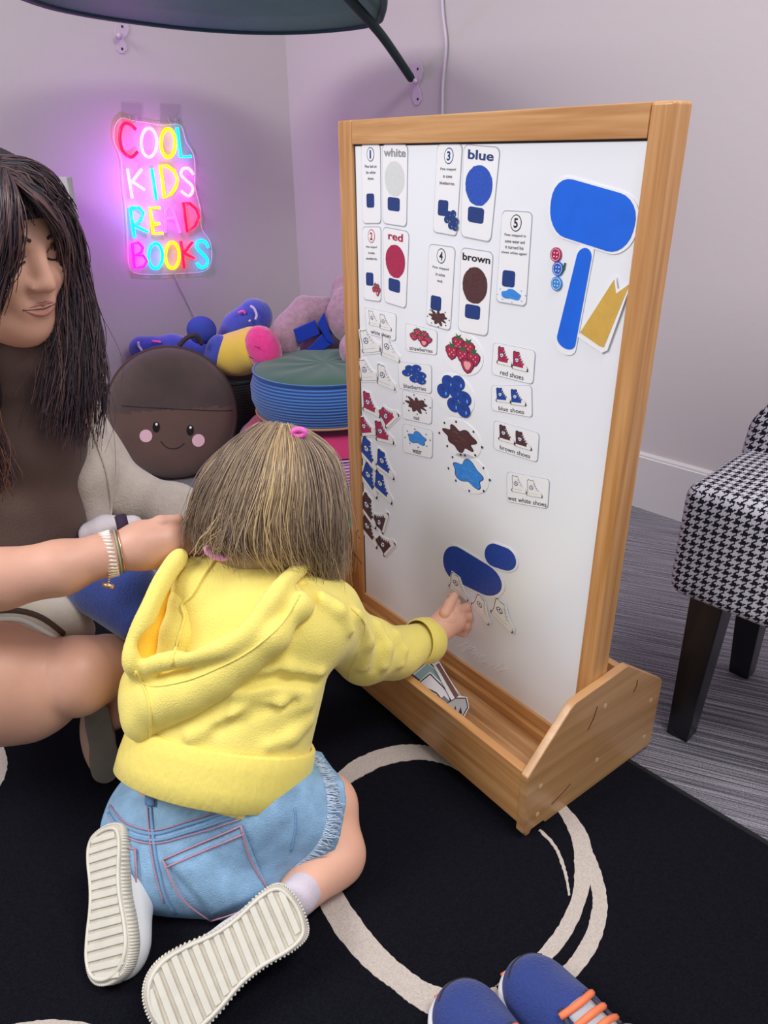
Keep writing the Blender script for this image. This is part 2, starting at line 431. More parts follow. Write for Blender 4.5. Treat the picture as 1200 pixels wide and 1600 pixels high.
b = MB(); b.box(ep(FS+.001, BR, .04), en*(BL-BR), eu*(PT-.002), Zv*(BB-.04)); b.build('bottom_rail', woodr, easel, bevel=.0012)
b = MB(); b.box(ep(FS-.008, BR, .04), en*(BL-BR), eu*.009, Zv*.017); b.build('ledge_strip', woodr, easel, bevel=.001)
BS = FS+.006                                              # whiteboard surface depth
wbm = mat('whiteboard', 'f4f6fc', .22, spec=.5, bump=.02, bscale=8, var=.015, vscale=4)
b = MB(); b.box(ep(BS, BR-.004, BB-.004), en*(BL-BR+.008), eu*.010, Zv*(BT-BB+.008)); b.build('white_board', wbm, easel)
# dark strips painting the shade in the gap between frame and board
b = MB(); gap = mat('gap_dark', '3a3438', .8)
for (t, z, dt, dz) in [(BR, BT-.0025, BL-BR, .0025), (BL-.002, BB, .002, BT-BB), (BR, BB, .0012, BT-BB)]:
    b.box(ep(BS-.0004, t, z), en*dt, eu*.0008, Zv*dz)
b.build('board_gap_shade', gap, easel)
# pen scribbles on the near edge of the left post and panel
for pts in [[(560, 828), (556, 833), (563, 842)], [(549, 860), (556, 868), (566, 882)], [(552, 866), (560, 873)]]:
    b = MB(); b.tube([at_plane(x, y, ep(FS-.0004, 0, 0), eu) for x, y in pts], .0006, 5)
    b.build('pen_mark', mat('pen_red_dark', '4a2028', .7), easel)
b = MB()
for i in range(26):
    x = 708+i*3+random.uniform(-3, 3); y = 1008+i*1.7+random.uniform(-6, 6)
    b.tube([at_plane(x, y, ep(BS-.0003, 0, 0), eu), at_plane(x+random.uniform(6, 16), y+random.uniform(-9, -2), ep(BS-.0003, 0, 0), eu)], .0006, 4)
b.build('chalky_scribble', mat('scribble_white', 'ffffff', .5), easel)

# ------------------------------------------------------------------ things held on the board
# board plane coordinates (t to the picture's right, z up), all real metres
def bp(px, py):
    p = at_plane(px, py, ep(BS, 0, 0), eu); return np.array([-(p-EA)@en, p[2]])
def b3(q, off=.001): return EA + eu*(BS-off) - en*q[0] + Zv*q[1]
paper = mat('laminate_white', 'f8f8fb', .25, spec=.5)
cedge = mat('laminate_edge', 'b4b6c0', .4)
def flat(b, poly, off, mi=0, th=.0002):
    """thin filled polygon on board: poly in board coords"""
    b.prism([b3(q, off-th) for q in poly], -eu*th, mi)
def rquad(Q, r=.14, k=4):
    """rounded unit-square mapped on quad Q = [TL,TR,BR,BL] board coords; returns poly"""
    w_ = np.linalg.norm(Q[1]-Q[0]); h_ = np.linalg.norm(Q[3]-Q[0]); rr = r*min(w_, h_); ru, rv = rr/w_, rr/h_
    out = []
    for cu, cv, a0 in ((1-ru, 1-rv, 0), (ru, 1-rv, 90), (ru, rv, 180), (1-ru, rv, 270)):
        for i in range(k+1):
            a = math.radians(a0+90*i/k); out.append(uv(Q, cu+ru*math.cos(a), cv+rv*math.sin(a)))
    return out
def uv(Q, u_, v_):
    return (Q[0]*(1-u_)+Q[1]*u_)*v_+(Q[3]*(1-u_)+Q[2]*u_)*(1-v_)
def oval(cx, cy, rx, ry, n=24, a0=0): return [(cx+rx*math.cos(a), cy+ry*math.sin(a)) for a in np.linspace(0, 2*math.pi, n, endpoint=False)+a0]
_tc = {}
def text2d(s, bold=0.0):
    """letters of the built-in font as 2D verts+faces, height-normalised"""
    key = (s, bold)
    if key in _tc: return _tc[key]
    c = bpy.data.curves.new('t', 'FONT'); c.body = s; c.offset = bold; c.resolution_u = 3
    o = bpy.data.objects.new('t', c); COL.objects.link(o); dg = bpy.context.evaluated_depsgraph_get()
    me = o.evaluated_get(dg).to_mesh(); v = np.array([p.co[:2] for p in me.vertices]) if len(me.vertices) else np.zeros((0, 2)); f = [list(p.vertices) for p in me.polygons]
    o.evaluated_get(dg).to_mesh_clear(); bpy.data.objects.remove(o); bpy.data.curves.remove(c)
    _tc[key] = (v, f); return v, f
def text_on(b, s, mapf, cx, cy, w_, h_, off, mi=0, bold=0.0):
    """text fitted in a w_ x h_ box around (cx,cy) in mapped space"""
    v, f = text2d(s, bold)
    lo, hi = v.min(0), v.max(0); q = (v-(lo+hi)/2)/(hi-lo)*np.array([w_, h_])+np.array([cx, cy])
    b.add([b3(mapf(*p), off) for p in q], f, mi)
ink = mat('ink_black', '2a2a34', .5); inkb = mat('ink_blue', '24407e', .5); inkr = mat('ink_red', 'b02045', .5)
inkn = mat('ink_brown', '4a2b2c', .5); inkg = mat('ink_grey', '9a9a9e', .5)
pblue = mat('print_blue', '1f48a6', .45, var=.12, vscale=300, stretch=(1, 1, 3)); pred = mat('print_red', 'b02a52', .45, var=.12, vscale=260)
pbrown = mat('print_brown', '573638', .45, var=.2, vscale=260); pgrey = mat('print_grey', 'dcdfdf', .45, var=.04, vscale=260)
pwhite = mat('print_white', 'f4f2f0', .4); pwater = mat('print_water', '3f8fe6', .35, var=.12, vscale=200); pgreen = mat('print_green', '3c6b3a', .5)
pdkblue = mat('print_deep_blue', '22407f', .4, var=.2, vscale=200); pseed = mat('print_pale_pink', 'f0a9a6', .5); hiblue = mat('print_light_blue', '7fb2ea', .4)
hibrown = mat('print_mid_brown', '8a6260', .4); wshadow = mat('print_pale_blue', 'a9c8ee', .5)

def layer(name, parent, mats, fn, smooth=False):
    b = MB(); fn(b)
    return b.build(name, mats, parent)
def art_strawberries(b, mf, cx, cy, s, asp=1.0, off=.0016):
    """materials: 0 red 1 green 2 seeds 3 dark outline"""
    S = [(-.18, .36), (.22, .28), (-.42, -.02), (.02, -.05), (.44, -.06), (.22, -.38)]
    for i, (x, y) in enumerate(S):
        r = .27
        sh = [(0, -1.0), (.45, -.72), (.82, -.1), (.85, .4), (.45, .74), (0, .66), (-.45, .74), (-.85, .4), (-.82, -.1), (-.45, -.72)]
        pl = [(cx+s*(x+px*r), cy+s*asp*(y+py*r*1.15)) for px, py in sh]
        po = [(cx+s*(x+px*r*1.12), cy+s*asp*(y+py*r*1.27)) for px, py in sh]
        flat(b, [mf(*p) for p in po], off+i*.00012, 3, .00005); flat(b, [mf(*p) for p in pl], off+.00006+i*.00012, 0, .00005)
        if i == 5:
            flat(b, [mf(cx+s*(x+px*r*.6), cy+s*asp*(y+py*r*.75)) for px, py in sh], off+.00009+i*.00012, 2, .00005)
            continue
        for k in range(5):
            sx, sy = [(-.35, .2), (.3, .25), (0, -.1), (-.3, -.4), (.32, -.35)][k]
            flat(b, [mf(*p) for p in oval(cx+s*(x+sx*r), cy+s*asp*(y+sy*r*1.15), s*r*.09, s*asp*r*.13, 6)], off+.00009+i*.00012, 2, .00003)
        lf = [(0, .5), (-.7, .75), (-.35, .9), (-.5, 1.25), (0, 1.0), (.5, 1.25), (.35, .9), (.7, .75)]
        flat(b, [mf(cx+s*(x+px*r*.8), cy+s*asp*(y+py*r*1.1)) for px, py in lf], off+.0001+i*.00012, 1, .00005)
def art_blueberries(b, mf, cx, cy, s, asp=1.0, off=.0016):
    """0 blue 1 dark 2 highlight"""
    for i, (x, y) in enumerate([(-.32, .5), (.18, .62), (-.55, .05), (.08, .18), (.52, .02), (.0, -.42), (.5, -.5)]):
        r = .3; o = off+i*.00015
        flat(b, [mf(*p) for p in oval(cx+s*x, cy+s*asp*y, s*r*1.1, s*asp*r*1.1, 18)], o, 1, .00005)
        flat(b, [mf(*p) for p in oval(cx+s*x, cy+s*asp*y, s*r, s*asp*r, 18)], o+.00005, 0, .00005)
        flat(b, [mf(*p) for p in oval(cx+s*(x-.02), cy+s*asp*(y+.12), s*r*.38, s*asp*r*.34, 9)], o+.0001, 1, .00004)
        flat(b, [mf(*p) for p in oval(cx+s*(x+.14), cy+s*asp*(y-.08), s*r*.12, s*asp*r*.3, 8)], o+.0001, 2, .00004)
def splat_poly(seed, n=90, lobes=9, amp=.28):
    rs = np.random.RandomState(seed); ph = rs.rand(4)*6.28; out = []
    for i in range(n):
        a = 2*math.pi*i/n
        r = .70+amp*.85*math.sin(lobes*a+ph[0])*(.65+.35*math.sin(2*a+ph[1]))+.07*math.sin(3*a+ph[2])
        out.append((r*math.cos(a), r*math.sin(a)*.85))
    return out
def art_splat(b, mf, cx, cy, s, asp, seed, off=.0016, lobes=9, amp=.28, drops=8):
    """0 body 1 outline 2 highlight"""
    P = splat_poly(seed, lobes=lobes, amp=amp)
    flat(b, [mf(cx+s*x*1.06, cy+s*asp*y*1.06) for x, y in P], off, 1, .00005)
    flat(b, [mf(cx+s*x, cy+s*asp*y) for x, y in P], off+.00006, 0, .00005)
    rs = np.random.RandomState(seed+1)
    for i in range(5):
        x, y = rs.uniform(-.35, .35, 2)
        b_ = [(x-.18, y), (x, y+.04), (x+.18, y+.01), (x, y+.015)]
        flat(b, [mf(cx+s*p, cy+s*asp*q) for p, q in b_], off+.00012, 2, .00003)
    for i in range(drops):
        a = 2*math.pi*(i+.3*rs.rand())/drops; r = 1.0+.08*rs.rand()
        flat(b, [mf(*p) for p in oval(cx+s*r*math.cos(a), cy+s*asp*.9*r*math.sin(a), s*.05, s*asp*.075, 8)], off, 1, .00005)
# high-top shoe picture, unit space about 1 wide, toe to the right
SH_UP = [(-.48, .52), (-.40, .60), (-.30, .55), (-.12, .58), (-.06, .40), (.02, .22), (.14, .06), (.30, -.06), (.44, -.14), (.50, -.28), (-.46, -.28), (-.44, 0), (-.47, .28)]
SH_SOLE = [(-.50, -.26), (.50, -.26), (.53, -.34), (.50, -.43), (-.47, -.43), (-.52, -.36)]
SH_TOE = [(.26, -.04), (.40, -.10), (.49, -.18), (.52, -.28), (.24, -.28), (.22, -.16)]
def art_shoe(b, mf, cx, cy, s, asp, off=.0016, flip=1, rot=0.0):
    """0 upper 1 outline 2 white 3 emblem 4 sole"""
    cr_, sr_ = math.cos(rot), math.sin(rot)
    def g(x, y): x *= flip; y *= asp; return mf(cx+s*(x*cr_-y*sr_), cy+s*(x*sr_+y*cr_))
    def grow(P, k):
        c_ = np.mean(P, 0); return [tuple(c_+(np.array(p)-c_)*k) for p in P]
    flat(b, [g(*p) for p in grow(SH_UP, 1.10)], off, 1, .00004); flat(b, [g(*p) for p in SH_UP], off+.00005, 0, .00004)
    flat(b, [g(x, y*1.0) for x, y in grow(SH_SOLE, 1.08)], off+.0001, 1, .00004); flat(b, [g(*p) for p in grow(SH_SOLE, .94)], off+.00014, 4, .00004)
    flat(b, [g(*p) for p in SH_TOE], off+.00012, 2, .00004)
    flat(b, [g(*p) for p in oval(-.22, .12, .15, .15, 14)], off+.00015, 3, .00003); flat(b, [g(*p) for p in oval(-.22, .12, .115, .115, 14)], off+.00018, 2, .00003)
    for a in (90, 210, 330):
        x, y = math.cos(math.radians(a)), math.sin(math.radians(a)); px_, py_ = -y*.018, x*.018
        flat(b, [g(-.22+px_, .12+py_), g(-.22-px_, .12-py_), g(-.22+x*.12-px_, .12+y*.12-py_), g(-.22+x*.12+px_, .12+y*.12+py_)], off+.0002, 3, .00003)
    for k in range(4):
        x = -.10+k*.085; y = .42-k*.13
        flat(b, [g(x-.03, y-.03), g(x+.10, y+.04), g(x+.11, y+.015), g(x-.02, y-.06)], off+.00016, 2 if True else 1, .00003)
        flat(b, [g(x-.03, y-.06), g(x+.08, y+.0), g(x+.09, y-.015), g(x-.02, y-.075)], off+.00015, 1, .00003)
SHM = {'white': (pwhite, inkg), 'red': (pred, ink), 'blue': (pblue, ink), 'brown': (pbrown, ink)}
def shoe_mats(c): u_, o_ = SHM[c]; return [u_, ink if c != 'white' else mat('ink_mid', '77777f', .5), pwhite, inkb, pwhite]
def card(name, px, label, group, parts):
    Q = [bp(*p) for p in px]; P = rquad(Q, .13)
    b = MB(); flat(b, P, .0009, 1, .0007)
    c_ = np.mean(P, 0); P2 = [c_+(q-c_)*.975 for q in P]; flat(b, P2, .0011, 0, .0002)
    o = b.build(name, [paper, cedge]); tag(o, label, 'card', group)
    mf = lambda x, y: uv(Q, x, y)
    W_ = np.linalg.norm(Q[1]-Q[0]); H_ = np.linalg.norm(Q[3]-Q[0]); asp = W_/H_
    for nm, mats, fn in parts: layer(nm, o, mats, lambda bb: fn(bb, mf, asp))
    return o
def numeral(n, col):
    def fn(b, mf, asp):
        ry = .088; rx = ry/asp*.92
        for k, (r_, mi) in enumerate([(1, 0), (.88, 1)]):
            flat(b, [mf(*p) for p in oval(.5, .875, rx*r_, ry*r_, 24)], .0014+.0001*k, mi, .00005)
        text_on(b, n, mf, .5, .875, rx*(.75 if n != '1' else .4), ry*1.15, .0017, 0, .03 if n != '1' else 0)
    return ('number', [col, paper], fn)
def lines(L, y0=.73, dy=.075, w_=.62, h_=.036):
    def fn(b, mf, asp):
        mx = max(len(x) for x in L)
        for i, s in enumerate(L): text_on(b, s, mf, .5, y0-i*dy, w_*len(s)/mx, h_, .0014, 0, .006)
    return ('printed_words', [ink], fn)
def bluepatch(x=.42, y=.27, w_=.5, h_=.2):
    def fn(b, mf, asp):
        P = []
        for cu, cv, a0 in ((1, 1, 0), (-1, 1, 90), (-1, -1, 180), (1, -1, 270)):
            for i in range(4):
                a = math.radians(a0+30*i); P.append(mf(x+cu*w_*.32+w_*.18*math.cos(a), y+cv*h_*.32+h_*.18*math.sin(a)))
        flat(b, P, .0014, 0, .0001)
    return ('blue_patch', [mat('print_navy', '233f80', .45, var=.12, vscale=300)], fn)
def word(s, col, outline=False):
    def fn(b, mf, asp): text_on(b, s, mf, .5, .90, .15*len(s)+.12, .085 if s not in ('red', 'blue', 'white') else .10, .0014, 0, .025)
    return ('colour_word', [col], fn)
def blob(col, x=.5, y=.585, rx=.40, ry=.215):
    def fn(b, mf, asp):
        rs = np.random.RandomState(5)
        flat(b, [mf(px_+rs.uniform(-.006, .006), py_+rs.uniform(-.004, .004)) for px_, py_ in oval(x, y, rx, ry, 40)], .0013, 0, .0001)
    return ('colour_oval', [col], fn)
G1 = 'story cards on the white board'
NUM = {
 '1': ([(565, 233), (595, 233), (596, 357), (568, 357)], inkb, ['Pete had on', 'his white', 'shoes.'], None),
 '2': ([(567, 361), (596, 361), (596, 479), (569, 475)], inkr, ['Pete stepped', 'in some', 'strawberries.'], 'straw'),
 '3': ([(684, 234), (723, 234), (714, 378), (677, 371)], inkb, ['Pete stepped', 'in some', 'blueberries.'], 'blue'),
 '4': ([(671, 388), (712, 394), (704, 525), (666, 514)], ink, ['Pete stepped', 'in some', 'mud.'], 'mud'),
 '5': ([(785, 337), (832, 340), (822, 488), (775, 480)], ink, ['Pete stepped in', 'some water and', 'it turned his', 'shoes white again!'], 'water')}
LBL = {'1': 'narrow white card with circled blue number 1 in the top left corner of the board',
       '2': 'narrow white card with circled red number 2 and a strawberry picture',
       '3': 'narrow white card with circled blue number 3 and a blueberry picture',
       '4': 'narrow white card with circled number 4 above a brown mud splash',
       '5': 'narrow white card with circled number 5 above a blue puddle'}
for n_, (q, col, L, ex) in NUM.items():
    P = [numeral(n_, col), lines(L, .73 if len(L) < 4 else .745, .075 if len(L) < 4 else .062, .62 if len(L) < 4 else .84, .036)]
    yb = .27 if n_ != '5' else .25
    P.append(bluepatch(.38 if ex else .45, yb+.03, .42, .18))
    if ex == 'straw': P.append(('strawberry_picture', [pred, pgreen, pseed, ink], lambda b, mf, a: art_strawberries(b, mf, .76, .17, .34, .38)))
    if ex == 'blue': P.append(('blueberry_picture', [pdkblue, inkb, hiblue], lambda b, mf, a: art_blueberries(b, mf, .76, .17, .34, .38)))
    if ex == 'mud': P.append(('mud_picture', [pbrown, inkn, hibrown], lambda b, mf, a: art_splat(b, mf, .5, .13, .42, a*.6, 4)))
    if ex == 'water': P.append(('puddle_picture', [pwater, hiblue, hiblue], lambda b, mf, a: art_splat(b, mf, .5, .11, .44, a*.45, 9, lobes=5, amp=.1)))
    card('story_card', q, LBL[n_], G1, P)
COLC = [('white', [(598, 233), (638, 234), (636, 363), (599, 357)], inkg, pgrey, 'white card with the grey outlined word white over a pale grey oval'),
        ('red', [(599, 361), (640, 369), (635, 490), (601, 479)], inkr, pred, 'white card with the word red over a crimson oval'),
        ('blue', [(725, 234), (782, 239), (767, 388), (720, 378)], inkb, mat('print_royal', '2c56bd', .45, var=.12, vscale=300), 'white card with the word blue over a large blue oval'),
        ('brown', [(721, 394), (771, 402), (762, 534), (716, 525)], ink, pbrown, 'white card with the word brown over a dark brown oval')]
for s_, q, c1, c2, lb in COLC:
    card('colour_card', q, lb, G1, [word(s_, c1), blob(c2), bluepatch(.47, .27, .5, .17)])
def cap_word(s):
    def fn(b, mf, asp): text_on(b, s, mf, .5, .14, .062*len(s), .15, .0014, 0, .006)
    return ('printed_words', [ink], fn)
def pair(col):
    def fn(b, mf, a):
        art_shoe(b, mf, .31, .60,   .34, 1.5); art_shoe(b, mf, .68, .56, .34, 1.5, off=.0019)
    return ('shoe_picture', shoe_mats(col), fn)
WC = [('white shoes', [(570, 486), (620, 497), (619, 540), (574, 528)], pair('white'), 'small card captioned white shoes below the strawberry number card'),
      ('strawberries', [(634, 511), (684, 524), (683, 562), (635, 555)], ('strawberry_picture', [pred, pgreen, pseed, ink], lambda b, mf, a: art_strawberries(b, mf, .5, .60, .52, .9)), 'small card captioned strawberries with a berry cluster'),
      ('blueberries', [(622, 571), (675, 577), (675, 622), (624, 613)], ('blueberry_picture', [pblue, inkb, hiblue], lambda b, mf, a: art_blueberries(b, mf, .5, .60, .42, .9)), 'small card captioned blueberries with a blue berry cluster'),
      ('mud', [(629, 615), (676, 627), (675, 670), (629, 660)], ('mud_picture', [pbrown, inkn, hibrown], lambda b, mf, a: art_splat(b, mf, .5, .6, .42, .85, 4)), 'small card captioned mud with a brown splat'),
      ('water', [(630, 667), (677, 679), (676, 723), (630, 712)], ('puddle_picture', [pwater, inkb, hiblue], lambda b, mf, a: art_splat(b, mf, .5, .6, .40, .8, 9, lobes=5, amp=.18)), 'small card captioned water with a blue puddle'),
      ('red shoes', [(771, 542), (837, 556), (833, 609), (768, 592)], pair('red'), 'small card captioned red shoes with two crimson high-tops'),
      ('blue shoes', [(768, 609), (831, 610), (832, 660), (768, 648)], pair('blue'), 'small card captioned blue shoes with two blue high-tops'),
      ('brown shoes', [(772, 663), (843, 684), (840, 730), (771, 708)], pair('brown'), 'small card captioned brown shoes with two brown high-tops'),
      ('wet white shoes', [(792, 743), (859, 756), (856, 802), (792, 790)], pair('white'), 'small card captioned wet white shoes, lowest card on the board')]
for s_, q, art, lb in WC: card('word_card', q, lb, 'captioned picture cards on the board', [art, cap_word(s_)])

def hw(x, y, w_, h_): return abs((bp(x+w_/2, y)-bp(x-w_/2, y))[0])/2, abs((bp(x, y-h_/2)-bp(x, y+h_/2))[1])/2
HS, HB, HM, HW = hw(724, 560, 64, 64), hw(711, 625, 58, 64), hw(719, 692, 64, 56), hw(733, 746, 62, 56)
# laminated cut-outs
def cutout(name, cpx, label, cat, grp, border, parts, off=.0009):
    """border: polygon in px around; parts: layers in local metres around centre cpx"""
    c_ = bp(*cpx); mf = lambda x, y: c_+np.array([x, y])
    b = MB(); flat(b, border(mf), off, 0, off-.0002 if off < .0012 else .0006)
    o = b.build(name, [paper]); tag(o, label, cat, grp)
    for nm, mats, fn in parts: layer(nm, o, mats, lambda bb: fn(bb, mf, 1.0))
    return o
cutout('strawberry_cutout', (723, 560), 'large laminated cutout of a strawberry cluster in the middle of the board', 'cutout', 'food and splash cutouts',
       lambda mf: [mf(*p) for p in oval(0, 0, HS[0], HS[1]*1.05, 26)], [('strawberry_picture', [pred, pgreen, pseed, ink], lambda b, mf, a: art_strawberries(b, mf, 0, 0, HS[0]*1.25, HS[1]/HS[0], .0012))])
cutout('blueberry_cutout', (711, 625), 'large laminated cutout of seven blueberries below the strawberry cutout', 'cutout', 'food and splash cutouts',
       lambda mf: [mf(*p) for p in oval(0, 0, HB[0]*1.05, HB[1]*1.02, 26)], [('blueberry_picture', [pblue, inkb, hiblue], lambda b, mf, a: art_blueberries(b, mf, -.001, 0, HB[0]*1.08, HB[1]/HB[0], .0012))])
cutout('mud_cutout', (719, 692), 'large laminated cutout of a brown mud splat', 'cutout', 'food and splash cutouts',
       lambda mf: [mf(*p) for p in oval(0, 0, HM[0]*1.03, HM[1]*1.05, 26)], [('mud_picture', [pbrown, inkn, hibrown], lambda b, mf, a: art_splat(b, mf, 0, 0, HM[0], HM[1]/HM[0]*.95, 4, .0012, lobes=7, amp=.2))])
cutout('water_cutout', (732, 746), 'large laminated cutout of a blue water puddle below the mud splat', 'cutout', 'food and splash cutouts',
       lambda mf: [mf(*p) for p in oval(0, 0, HW[0]*1.03, HW[1]*1.05, 26)], [('puddle_picture', [pwater, inkb, hiblue], lambda b, mf, a: art_splat(b, mf, 0, 0, HW[0], HW[1]/HW[0], 9, .0012, lobes=5, amp=.2))])
SHOES = [('white', 579, 542, 27, -14, 1), ('white', 611, 554, 27, 4, 1), ('white', 576, 587, 25, -14, 1), ('white', 604, 598, 26, 2, 1),
         ('red', 581, 640, 25, 2, 1), ('red', 609, 655, 25, -42, 1), ('red', 575, 674, 23, -18, 1), ('red', 601, 684, 26, -8, 1),
         ('blue', 578, 716, 28, 24, 1), ('blue', 603, 733, 27, 10, 1), ('blue', 580, 757, 28, 30, 1), ('blue', 600, 769, 28, 14, 1),
         ('brown', 578, 804, 28, 30, 1), ('brown', 597, 817, 24, -70, 1), ('brown', 579, 836, 27, 24, 1), ('brown', 604, 855, 25, -50, 1)]
POS = ['upper left', 'upper right', 'lower left', 'lower right']
for i, (c_, x, y, wpx, rdeg, fl) in enumerate(SHOES):
    q0 = bp(x-wpx/2, y); q1 = bp(x+wpx/2, y); s = (q1-q0)[0]*1.0; s *= 1.0; ay = .74; rt = -math.radians(rdeg)
    def brd(mf, s=s, rt=rt, ay=ay):
        pts = [(-.56, .68), (-.05, .68), (.08, .4), (.3, .1), (.58, -.08), (.62, -.40), (.54, -.52), (-.56, -.52), (-.60, .0)]
        return [mf(s*(a*math.cos(rt)-ay*b_*math.sin(rt)), s*(a*math.sin(rt)+ay*b_*math.cos(rt))) for a, b_ in pts]
    cutout('shoe_cutout', (x, y), f'{c_} high-top shoe cutout, {POS[i%4]} of the four {c_} ones at the left edge', 'cutout', f'{c_} shoe cutouts',
           brd, [('shoe_picture', shoe_mats(c_), lambda b, mf, a, s=s, rt=rt, ay=ay: art_shoe(b, mf, 0, 0, s, ay, .0012, 1, rt))])
# shoes on the walking figure's spot, one being placed by the child
for (x, y, wpx, rdeg, lb) in [(719, 923, 29, 8, 'white shoe cutout held against the board by the child'), (755, 958, 30, 26, 'white shoe cutout left of its twin below the blue cutout'),
                              (788, 968, 36, 16, 'white shoe cutout lowest on the board below the blue cutout')]:
    q0 = bp(x-wpx/2, y); q1 = bp(x+wpx/2, y); s = (q1-q0)[0]; s *= 1.0; ay = .72; rt = -math.radians(rdeg)
    def brd(mf, s=s, rt=rt, ay=ay):
        pts = [(-.52, .64), (-.05, .64), (.08, .4), (.3, .1), (.56, -.08), (.60, -.40), (.54, -.5), (-.54, -.5), (-.56, .0)]
        return [mf(s*(a*math.cos(rt)-ay*b_*math.sin(rt)), s*(a*math.sin(rt)+ay*b_*math.cos(rt))) for a, b_ in pts]
    cutout('shoe_cutout', (x, y), lb, 'cutout', 'white shoe cutouts by the hand', brd,
           [('shoe_picture', shoe_mats('white'), lambda b, mf, a, s=s, rt=rt, ay=ay: art_shoe(b, mf, 0, 0, s, ay, .0028, 1, rt))], off=.0024)
# plain blue stand-ins (no figure drawn)
def px_poly(pts, k=0): return catmull([bp(*p) for p in pts], 4, True) if k else [bp(*p) for p in pts]
def capsule_poly(p, q, r, n=10):
    """rounded bar between two board points"""
    p, q = bp(*p), bp(*q); d = (q-p)/np.linalg.norm(q-p); nn = np.array([-d[1], d[0]]); a0 = math.atan2(d[1], d[0]); out = []
    for c_, a1 in ((q, a0-math.pi/2), (p, a0+math.pi/2)):
        for i in range(n+1):
            a = a1+math.pi*i/n; out.append(c_+r*np.array([math.cos(a), math.sin(a)]))
    return out
brightb = mat('paper_bright_blue', '1d6be8', .3, var=.05, vscale=40, spec=.5); deepb = mat('paper_crayon_blue', '2348a8', .4, var=.15, vscale=250)
def standin(name, label, shapes, col, off):
    b = MB()
    for i, (P, g) in enumerate(shapes):
        c_ = np.mean(P, 0); G = [c_+(np.array(p)-c_)*(1+g) for p in P]; flat(b, G, off+.00005*i, 0, .0006)
    o = b.build(name, [paper]); tag(o, label, 'cutout', 'blue paper cutouts')
    b = MB()
    for i, (P, g) in enumerate(shapes): flat(b, P, off+.0004+.00005*i, 0, .0002)
    b.build('blue_paper', [col], o); return o
def rrect_px(px4, r): return rquad([bp(*p) for p in px4], r, 6)
standin('paper_cutout', 'large bright blue laminated paper cutout, tall, in the top right corner of the board',
        [(rrect_px([(866, 282), (1003, 322), (978, 412), (856, 372)], .45), .07), (rrect_px([(905, 395), (927, 399), (897, 560), (868, 545)], .5), .12)], brightb, .0012)
standin('paper_cutout', 'dark blue crayoned paper cutout above the two white shoes low on the board',
        [(rrect_px([(697, 848), (790, 905), (778, 945), (690, 902)], .5), .09), (rrect_px([(760, 850), (808, 868), (806, 902), (756, 886)], .5), .12)], deepb, .0012)
b = MB(); P = [bp(*p) for p in [(963, 440), (966, 461), (989, 448), (950, 556), (941, 560), (904, 534)]]; flat(b, P, .003, 0, .0006)
o = b.build('paper_shirt', [paper]); tag(o, 'mustard yellow paper shirt cutout leaning at the right edge of the board', 'cutout')
b = MB(); P = [bp(*p) for p in [(961, 446), (964, 468), (985, 453), (945, 551), (938, 549), (908, 528)]]; flat(b, P, .0034, 0, .0003)
b.build('yellow_paper', [mat('paper_mustard', 'd9ae52', .45, var=.06, vscale=80)], o)
for (x, y, col, nm) in [(869, 407, 'b52a5c', 'red'), (872, 429, '2f63c8', 'dark blue'), (870, 452, '3d8fdc', 'light blue')]:
    c_ = bp(x, y); r = .0085; b = MB(); flat(b, oval(c_[0], c_[1], r, r, 22), .0022, 0, .0018)
    o = b.build('button_cutout', [mat('button_'+nm.replace(' ', '_'), col, .35)]); tag(o, f'{nm} round four-hole button cutout beside the tall blue cutout', 'button', 'button cutouts')
    b = MB()
    for dx in (-.0022, .0022):
        for dy in (-.0022, .0022): flat(b, oval(c_[0]+dx, c_[1]+dy, .0009, .0009, 8), .0024, 0, .0002)
    b.tube([b3((c_[0]+.0068*math.cos(a), c_[1]+.0068*math.sin(a)), .0023) for a in np.linspace(0, 2*math.pi, 22, endpoint=False)], .0003, 4, closed=True)
    b.build('button_hole', [paper], o)
b = MB(); b.tube([b3(bp(*p), .0012) for p in [(877, 436), (881, 430), (883, 420)]], .0012, 6)
tag(b.build('green_stem', [pgreen]), 'short dark green paper strip beside the dark blue button', 'paper strip')

# ------------------------------------------------------------------ cutouts lying in the trough
def tray_cut(name, label, grp, outer, layers_, z0=.043, tilt=0.0, th=.0012):
    """flat pieces lean in the trough: plane through z0 at the front, rising by tilt towards the board"""
    p0 = ep(.02, 0, z0); nn = np.cross(en, eu*math.cos(tilt)+Zv*math.sin(tilt)); nn = nn if nn[2] > 0 else -nn
    W3 = lambda q: at_plane(q[0], q[1], p0, nn)
    b = MB(); b.prism([W3(q) for q in outer], nn*th); o = b.build(name, [paper]); tag(o, label, 'cutout', grp)
    for nm, m_, polys in layers_:
        b = MB()
        for i, P in enumerate(polys): b.prism([W3(q)+nn*(th+.0001) for q in P], nn*(.0003+.0001*i))
        b.build(nm, [m_], o)
    return o
teal = mat('print_teal', '9cc6c4', .5); greyp = mat('print_mid_grey', '8a8a8c', .5)
def outl(P, w_=1.6):
    P = np.array(P, float); c_ = P.mean(0); out = []
    for i in range(len(P)):
        a, b_ = P[i], P[(i+1) % len(P)]; d = (b_-a)/(np.linalg.norm(b_-a)+1e-9); nn = np.array([-d[1], d[0]])*w_/2; out.append([a+nn, b_+nn, b_-nn, a-nn])
    return out
tray_cut('book_cutout', 'teal and white paper cutout at the bottom of the trough pile', 'paper cutouts in the trough',
         [(618, 1072), (668, 1030), (700, 1058), (722, 1090), (650, 1120)], [('teal_print', teal, [[(640, 1062), (668, 1038), (694, 1060), (664, 1084)]]), ('outline', ink, outl([(622, 1072), (668, 1034), (698, 1060), (718, 1088)]) + [[(626, 1066), (634, 1060), (652, 1074), (644, 1080)], [(640, 1058), (644, 1054), (662, 1068), (657, 1073)]])], z0=.048, tilt=.12)
